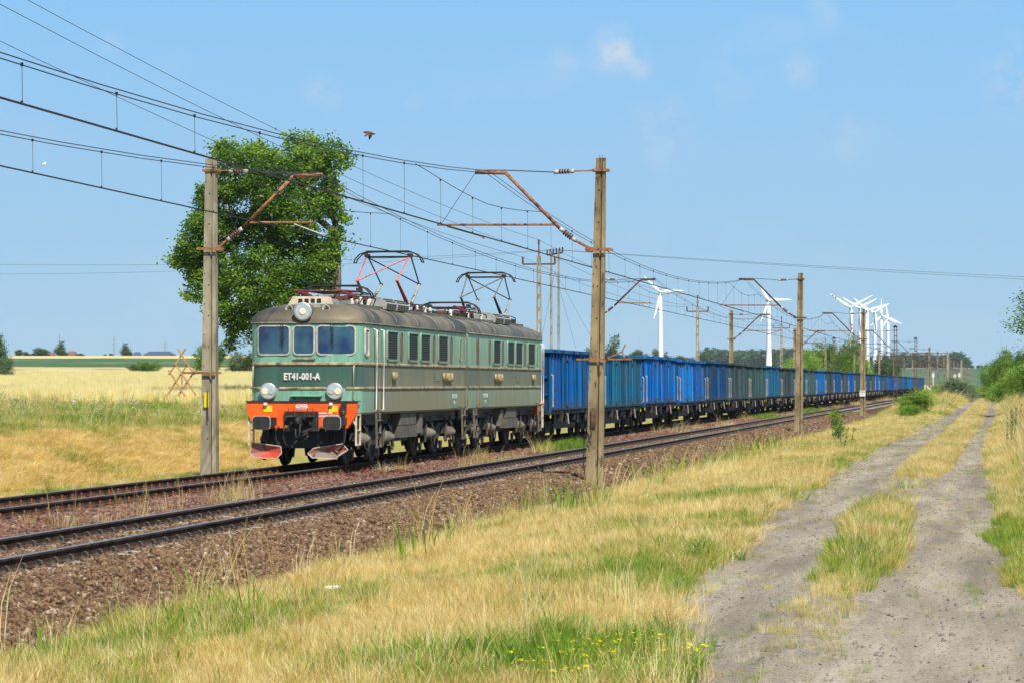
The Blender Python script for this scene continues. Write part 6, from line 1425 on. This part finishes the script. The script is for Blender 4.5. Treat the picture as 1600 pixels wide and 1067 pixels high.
# shrubs along the road and track
for k, (nm, msh, px, yt, w_, D, lb) in enumerate([
    ('roadside_bush', VY[0], 1434, 607, 52, 215, 'bright green bush between the near track and the dirt road'), ('roadside_bush', VY[1], 1418, 632, 30, 200, 'low green bush in front of the bright trackside bush'),
    ('roadside_bush', VY[2], 1464, 601, 15, 300, 'small bright bush right of the last wagon'), ('elder_bush', VG[0], 1490, 589, 50, 330, 'pale grey green bush left of the road end'), ('elder_bush', VG[1], 1512, 600, 30, 345, 'paler bush behind the grass mound'),
    ('roadside_bush', VY[1], 1533, 603, 48, 440, 'green bush closing the end of the dirt road'), ('roadside_bush', VY[0], 1512, 606, 26, 430, 'small green bush left of the road end'),
    ('hedge_bush', VLB[0], 1552, 572, 40, 420, 'dark green hedge bush right of the road end'), ('hedge_bush', VLB[1], 1566, 556, 40, 400, 'tall dark hedge bush behind the lit hedge'), ('hedge_bush', VDB[0], 1566, 549, 30, 700, 'dark distant tree above the right hedge'),
    ('hedge_bush', VLB[0], 1590, 548, 44, 380, 'mid green tree at the right edge hedge'), ('hedge_bush', VLB[1], 1612, 552, 44, 360, 'tree cut by the right edge above the hedge'), ('hedge_bush', VY[2], 1566, 590, 44, 300, 'bright low hedge bush beside the dirt road'),
    ('hedge_bush', VY[0], 1592, 575, 44, 270, 'bright leafy hedge bush near the right edge'), ('hedge_bush', VY[1], 1618, 566, 50, 250, 'bright hedge bush cut by the right edge')]):
    plant(nm, msh, px, yt, 0, w_, D, lb, 'bush', seed=k+1)
plant('sapling', variant(170, M['leaf_y'], 900, .075), 1308, 638, 0, 24, 118, 'small sapling growing beside the near track', 'sapling', seed=3)
VO = variant(160, M['leaf'], 30000, .017)
ot_ = plant('overhanging_tree', VO, 1662, 455, 0, 140, 190, 'tree crown reaching in from the right edge above the hedge', 'tree', seed=3)
ot_.children[0].location.z = ot_.children[0].scale[2]*.42; ot_.children[0].scale[2] *= .60
for gy, lb in ((530, 'steel portal beam spanning both tracks beyond the train'), (745, 'second steel portal spanning the tracks far beyond the train')):
    gr_ = empty('portal_frame', (0, gy, 0), lb, 'railway portal', 'steel portals over the tracks')
    for x in (-20.6, -8.4): mb = MB(); mb.bx(x-.2, x+.2, -.15, .15, -.5, 7.9); mb.build('leg', M['concrete_g'], gr_)
    mb = MB()
    for z in (7.0, 7.5):
        for y in (-.25, .25): mb.bx(-20.4, -8.6, y-.04, y+.04, z-.05, z+.05)
    for k in range(12): mb.beam((-20.4+k, -.25, 7.0), (-19.4+k, -.25, 7.5), .04, .04)
    mb.build('beam', M['rustdark'], gr_)
# thistle stalks at the right edge
for k, (px, py, D, h) in enumerate(((1572, 702, 88, 1.35), (1588, 690, 92, 1.5), (1581, 668, 110, 1.2), (1308, 690, 112, .9), (1320, 700, 100, .8))):
    X, Y, _ = at(px, py, D); zb = gzs(X, Y); mb = MB(); rr = random.Random(k)
    for s_ in range(3):
        bx_ = rr.uniform(-.15, .15); tx = bx_+rr.uniform(-.2, .2); mb.poly([(bx_, 0, 0), ((bx_+tx)/2, .02, h*.5), (tx, 0, h*rr.uniform(.8, 1.05))], [.012, .009, .004], 4)
        for q in range(26):
            z = h*rr.uniform(.15, .98); a = rr.uniform(0, 6.28); ln = rr.uniform(.06, .14)*(1.2-z/h); x = bx_+(tx-bx_)*z/h
            mb.add([(x, 0, z), (x+cos(a)*ln*.6-.015, sin(a)*ln*.6, z+.04), (x+cos(a)*ln, sin(a)*ln, z+.05), (x+cos(a)*ln*.6+.015, sin(a)*ln*.6, z+.02)], [(0, 1, 2, 3)])
    o = mb.build('thistle', M['leaf_g'], None, (X, Y, zb)); tag(o, ['tall thistle with dark stalks at the right edge of the road', 'tallest thistle against the pale grass on the right', 'thistle farther back in the right hand grass', 'spindly weed in the golden verge beside the track', 'low spindly weed in the golden verge'][k], 'weed', 'thistles and tall weeds')

# ------------------------------------------------------------------ farm on the horizon
def house(px, D, wpx, ytop, eave, label, roofm, gable_left=True, name='farm_house'):
    X, Y, Zt = at(px, ytop, D); zb = gzs(X, Y)-.5; w_ = wpx*D/FPX; h = Zt-zb; he = h*eave; dp = 8
    r = empty(name, (X, Y, zb), label, 'house')
    mb = MB(); mb.bx(-w_/2, w_/2, 0, dp, 0, he); mb.build('wall', M['housewall'], r)
    mb = MB(); hx_ = w_/2
    ex = min(w_*.14, 3)
    mb.add([(-hx_-.3, -.4, he), (hx_+.3, -.4, he), (hx_+.3, dp+.4, he), (-hx_-.3, dp+.4, he), (-hx_+ex, dp/2, h), (hx_-ex, dp/2, h)], [(0, 1, 5, 4), (2, 3, 4, 5), (1, 2, 5), (3, 0, 4), (0, 3, 2, 1)]); mb.build('roof', roofm, r)
    for k in range(3):
        mb = MB(); x = -w_*.3+w_*.28*k; mb.bx(x, x+1.0, -.03, 0, he*.35, he*.75); mb.build('window', M['glass'], r)
    return r
house(246, 1500, 46, 548.5, .62, 'long white barn with a blue metal roof on the horizon', M['roofblue'], name='barn')
house(211, 1520, 12, 549.5, .3, 'small building with a steep dark blue roof left of the barn', M['roofblue'])
house(109, 1500, 13, 548, .55, 'small white gabled house beside the tall horizon tree', M['rooftile']); house(76, 1520, 11, 550.5, .4, 'low brown roofed house on the left horizon', M['rooftile'])
for px, yt, lb in ((93, 522, 'thin pylon behind the tall horizon tree'), (178, 526, 'thin pylon in the middle of the left horizon'), (258, 533, 'thin pylon above the blue roofed barn')):
    X, Y, Z = at(px, yt, 1520); zb = gzs(X, Y); mb = MB(); mb.tube((0, 0, 0), (0, 0, Z-zb), .28, .18, 6); mb.beam((-1.6, 0, (Z-zb)*.86), (1.6, 0, (Z-zb)*.86), .2, .2); mb.beam((-1.2, 0, (Z-zb)*.7), (1.2, 0, (Z-zb)*.7), .2, .2)
    tag(mb.build('pylon', M['concrete_g'], None, (X, Y, zb)), lb, 'pylon', 'thin pylons on the left horizon')
for px, yt, D, lb in ((1492, 581, 520, 'small white cabinet right of the last wagon'), (1458, 577, 560, 'grey signal post beyond the last wagon'), (1499, 578, 640, 'pale signal post near the pale bush')):
    X, Y, Z = at(px, yt, D); zb = gzs(X, Y); h = Z-zb; mb = MB(); mb.tube((0, 0, 0), (0, 0, h*.8), .07, n=8); mb.prism(rrect(.5, 1.0, .2), -.1, .1, 'y', 0); mb.v = [(a, b_, c_ if q < 16 else c_+h*.8) for q, (a, b_, c_) in enumerate(mb.v)]
    mb.box((0, .1, .5), (.5, .4, 1.0)); mb.tube((0, -.12, h*.9), (0, -.2, h*.9), .09, n=8); tag(mb.build('signal_post', M['plate_white'], None, (X, Y, zb)), lb, 'signal')

# ------------------------------------------------------------------ bird, butterfly, litter
X, Y, Z = at(577, 210, 45); s = 45/FPX
mb = MB(); P = lambda px, py, y=0: ((px-577)*s, y, -(py-210)*s)
mb.lathe([(.002, -.10), (.018, -.07), (.03, -.02), (.028, .03), (.016, .07), (.002, .11)], (0, 0, 0), 'x', 10)
mb.v = [(a*.95+.0, b_, c_+.02-a*.18) for a, b_, c_ in mb.v]
mb.add([P(573, 205.5, .01), P(579, 208, .01), P(580, 211, -.02), P(571.5, 214.5, -.10), P(570.5, 213, -.10)], [(0, 1, 2, 3, 4)]); mb.add([P(574, 207, .02), P(581, 209.5, .02), P(578, 214, .10), P(573, 218, .16)], [(0, 1, 2, 3)])
mb.add([P(572, 206), P(566.5, 205.5), P(567, 207), P(572.5, 208)], [(0, 1, 2, 3)]); tag(mb.build('flying_bird', M['bird'], None, (X, Y, Z)), 'small brown bird flying above the locomotive right of the tree', 'bird')
X, Y, Z = at(69, 256, 40); s = 40/FPX; mb = MB(); mb.add([(-.035, 0, 0), (0, 0, .03), (.02, .01, .03), (.012, 0, -.015)], [(0, 1, 2, 3)]); mb.add([(-.03, -.02, -.01), (0, 0, .0), (.015, .02, .02), (.0, .01, -.02)], [(0, 1, 2, 3)]); mb.tube((-.035, 0, 0), (.015, 0, -.012), .004, n=5); tag(mb.build('butterfly', M['white'], None, (X, Y, Z)), 'tiny white butterfly in the sky left of the grey mast', 'butterfly')
X, Y, _ = at(516, 937, 33); mb = MB(); mb.add([(-.11, 0, .10), (-.02, .05, .13), (.10, .03, .15), (.12, -.03, .12), (.0, -.05, .11), (-.05, -.02, .14)], [(0, 1, 5), (1, 2, 5), (2, 3, 5), (3, 4, 5), (4, 0, 5)]); tag(mb.build('paper_litter', M['white'], None, (X, Y, gzs(X, Y)+.02)), 'crumpled white paper lying in the dry grass', 'litter')
for k, (px, py, sz, lb) in enumerate(((1208, 956, .10, 'grey stone on the left wheel rut'), (1121, 1019, .13, 'round grey stone near the left road edge'), (1497, 948, .10, 'dark stone on the right wheel rut'), (1372, 1028, .12, 'flat brown stone at the end of the centre grass'), (1549, 887, .11, 'dark stone near the right road edge'))):
    D = FPX*2.2/(py-599); X, Y, _ = at(px, py, D); o = link('loose_stone', RKC.objects[k % 5].data.copy() if False else PBC.objects[k % 3].data, None, (X, Y, gzs(X, Y)+sz*.15)); o.scale = (sz, sz, sz); tag(o, lb, 'stone', 'loose stones on the dirt road')

# ------------------------------------------------------------------ haze
HAZE = 0.00004
hz_m = bpy.data.materials.new('haze'); hz_m.use_nodes = True; n = hz_m.node_tree.nodes; n.remove(n['Principled BSDF'])
pv = n.new('ShaderNodeVolumePrincipled'); pv.inputs['Color'].default_value = (.86, .93, 1, 1); pv.inputs['Density'].default_value = HAZE; pv.inputs['Anisotropy'].default_value = 0.0
hz_m.node_tree.links.new(pv.outputs[0], n['Material Output'].inputs['Volume'])
if HAZE > 0:
    mb = MB(); mb.bx(-3800, 2200, -80, 6700, -3, 130); o = mb.build('haze', hz_m); tag(o, label='thin summer haze over the fields', kind='stuff')
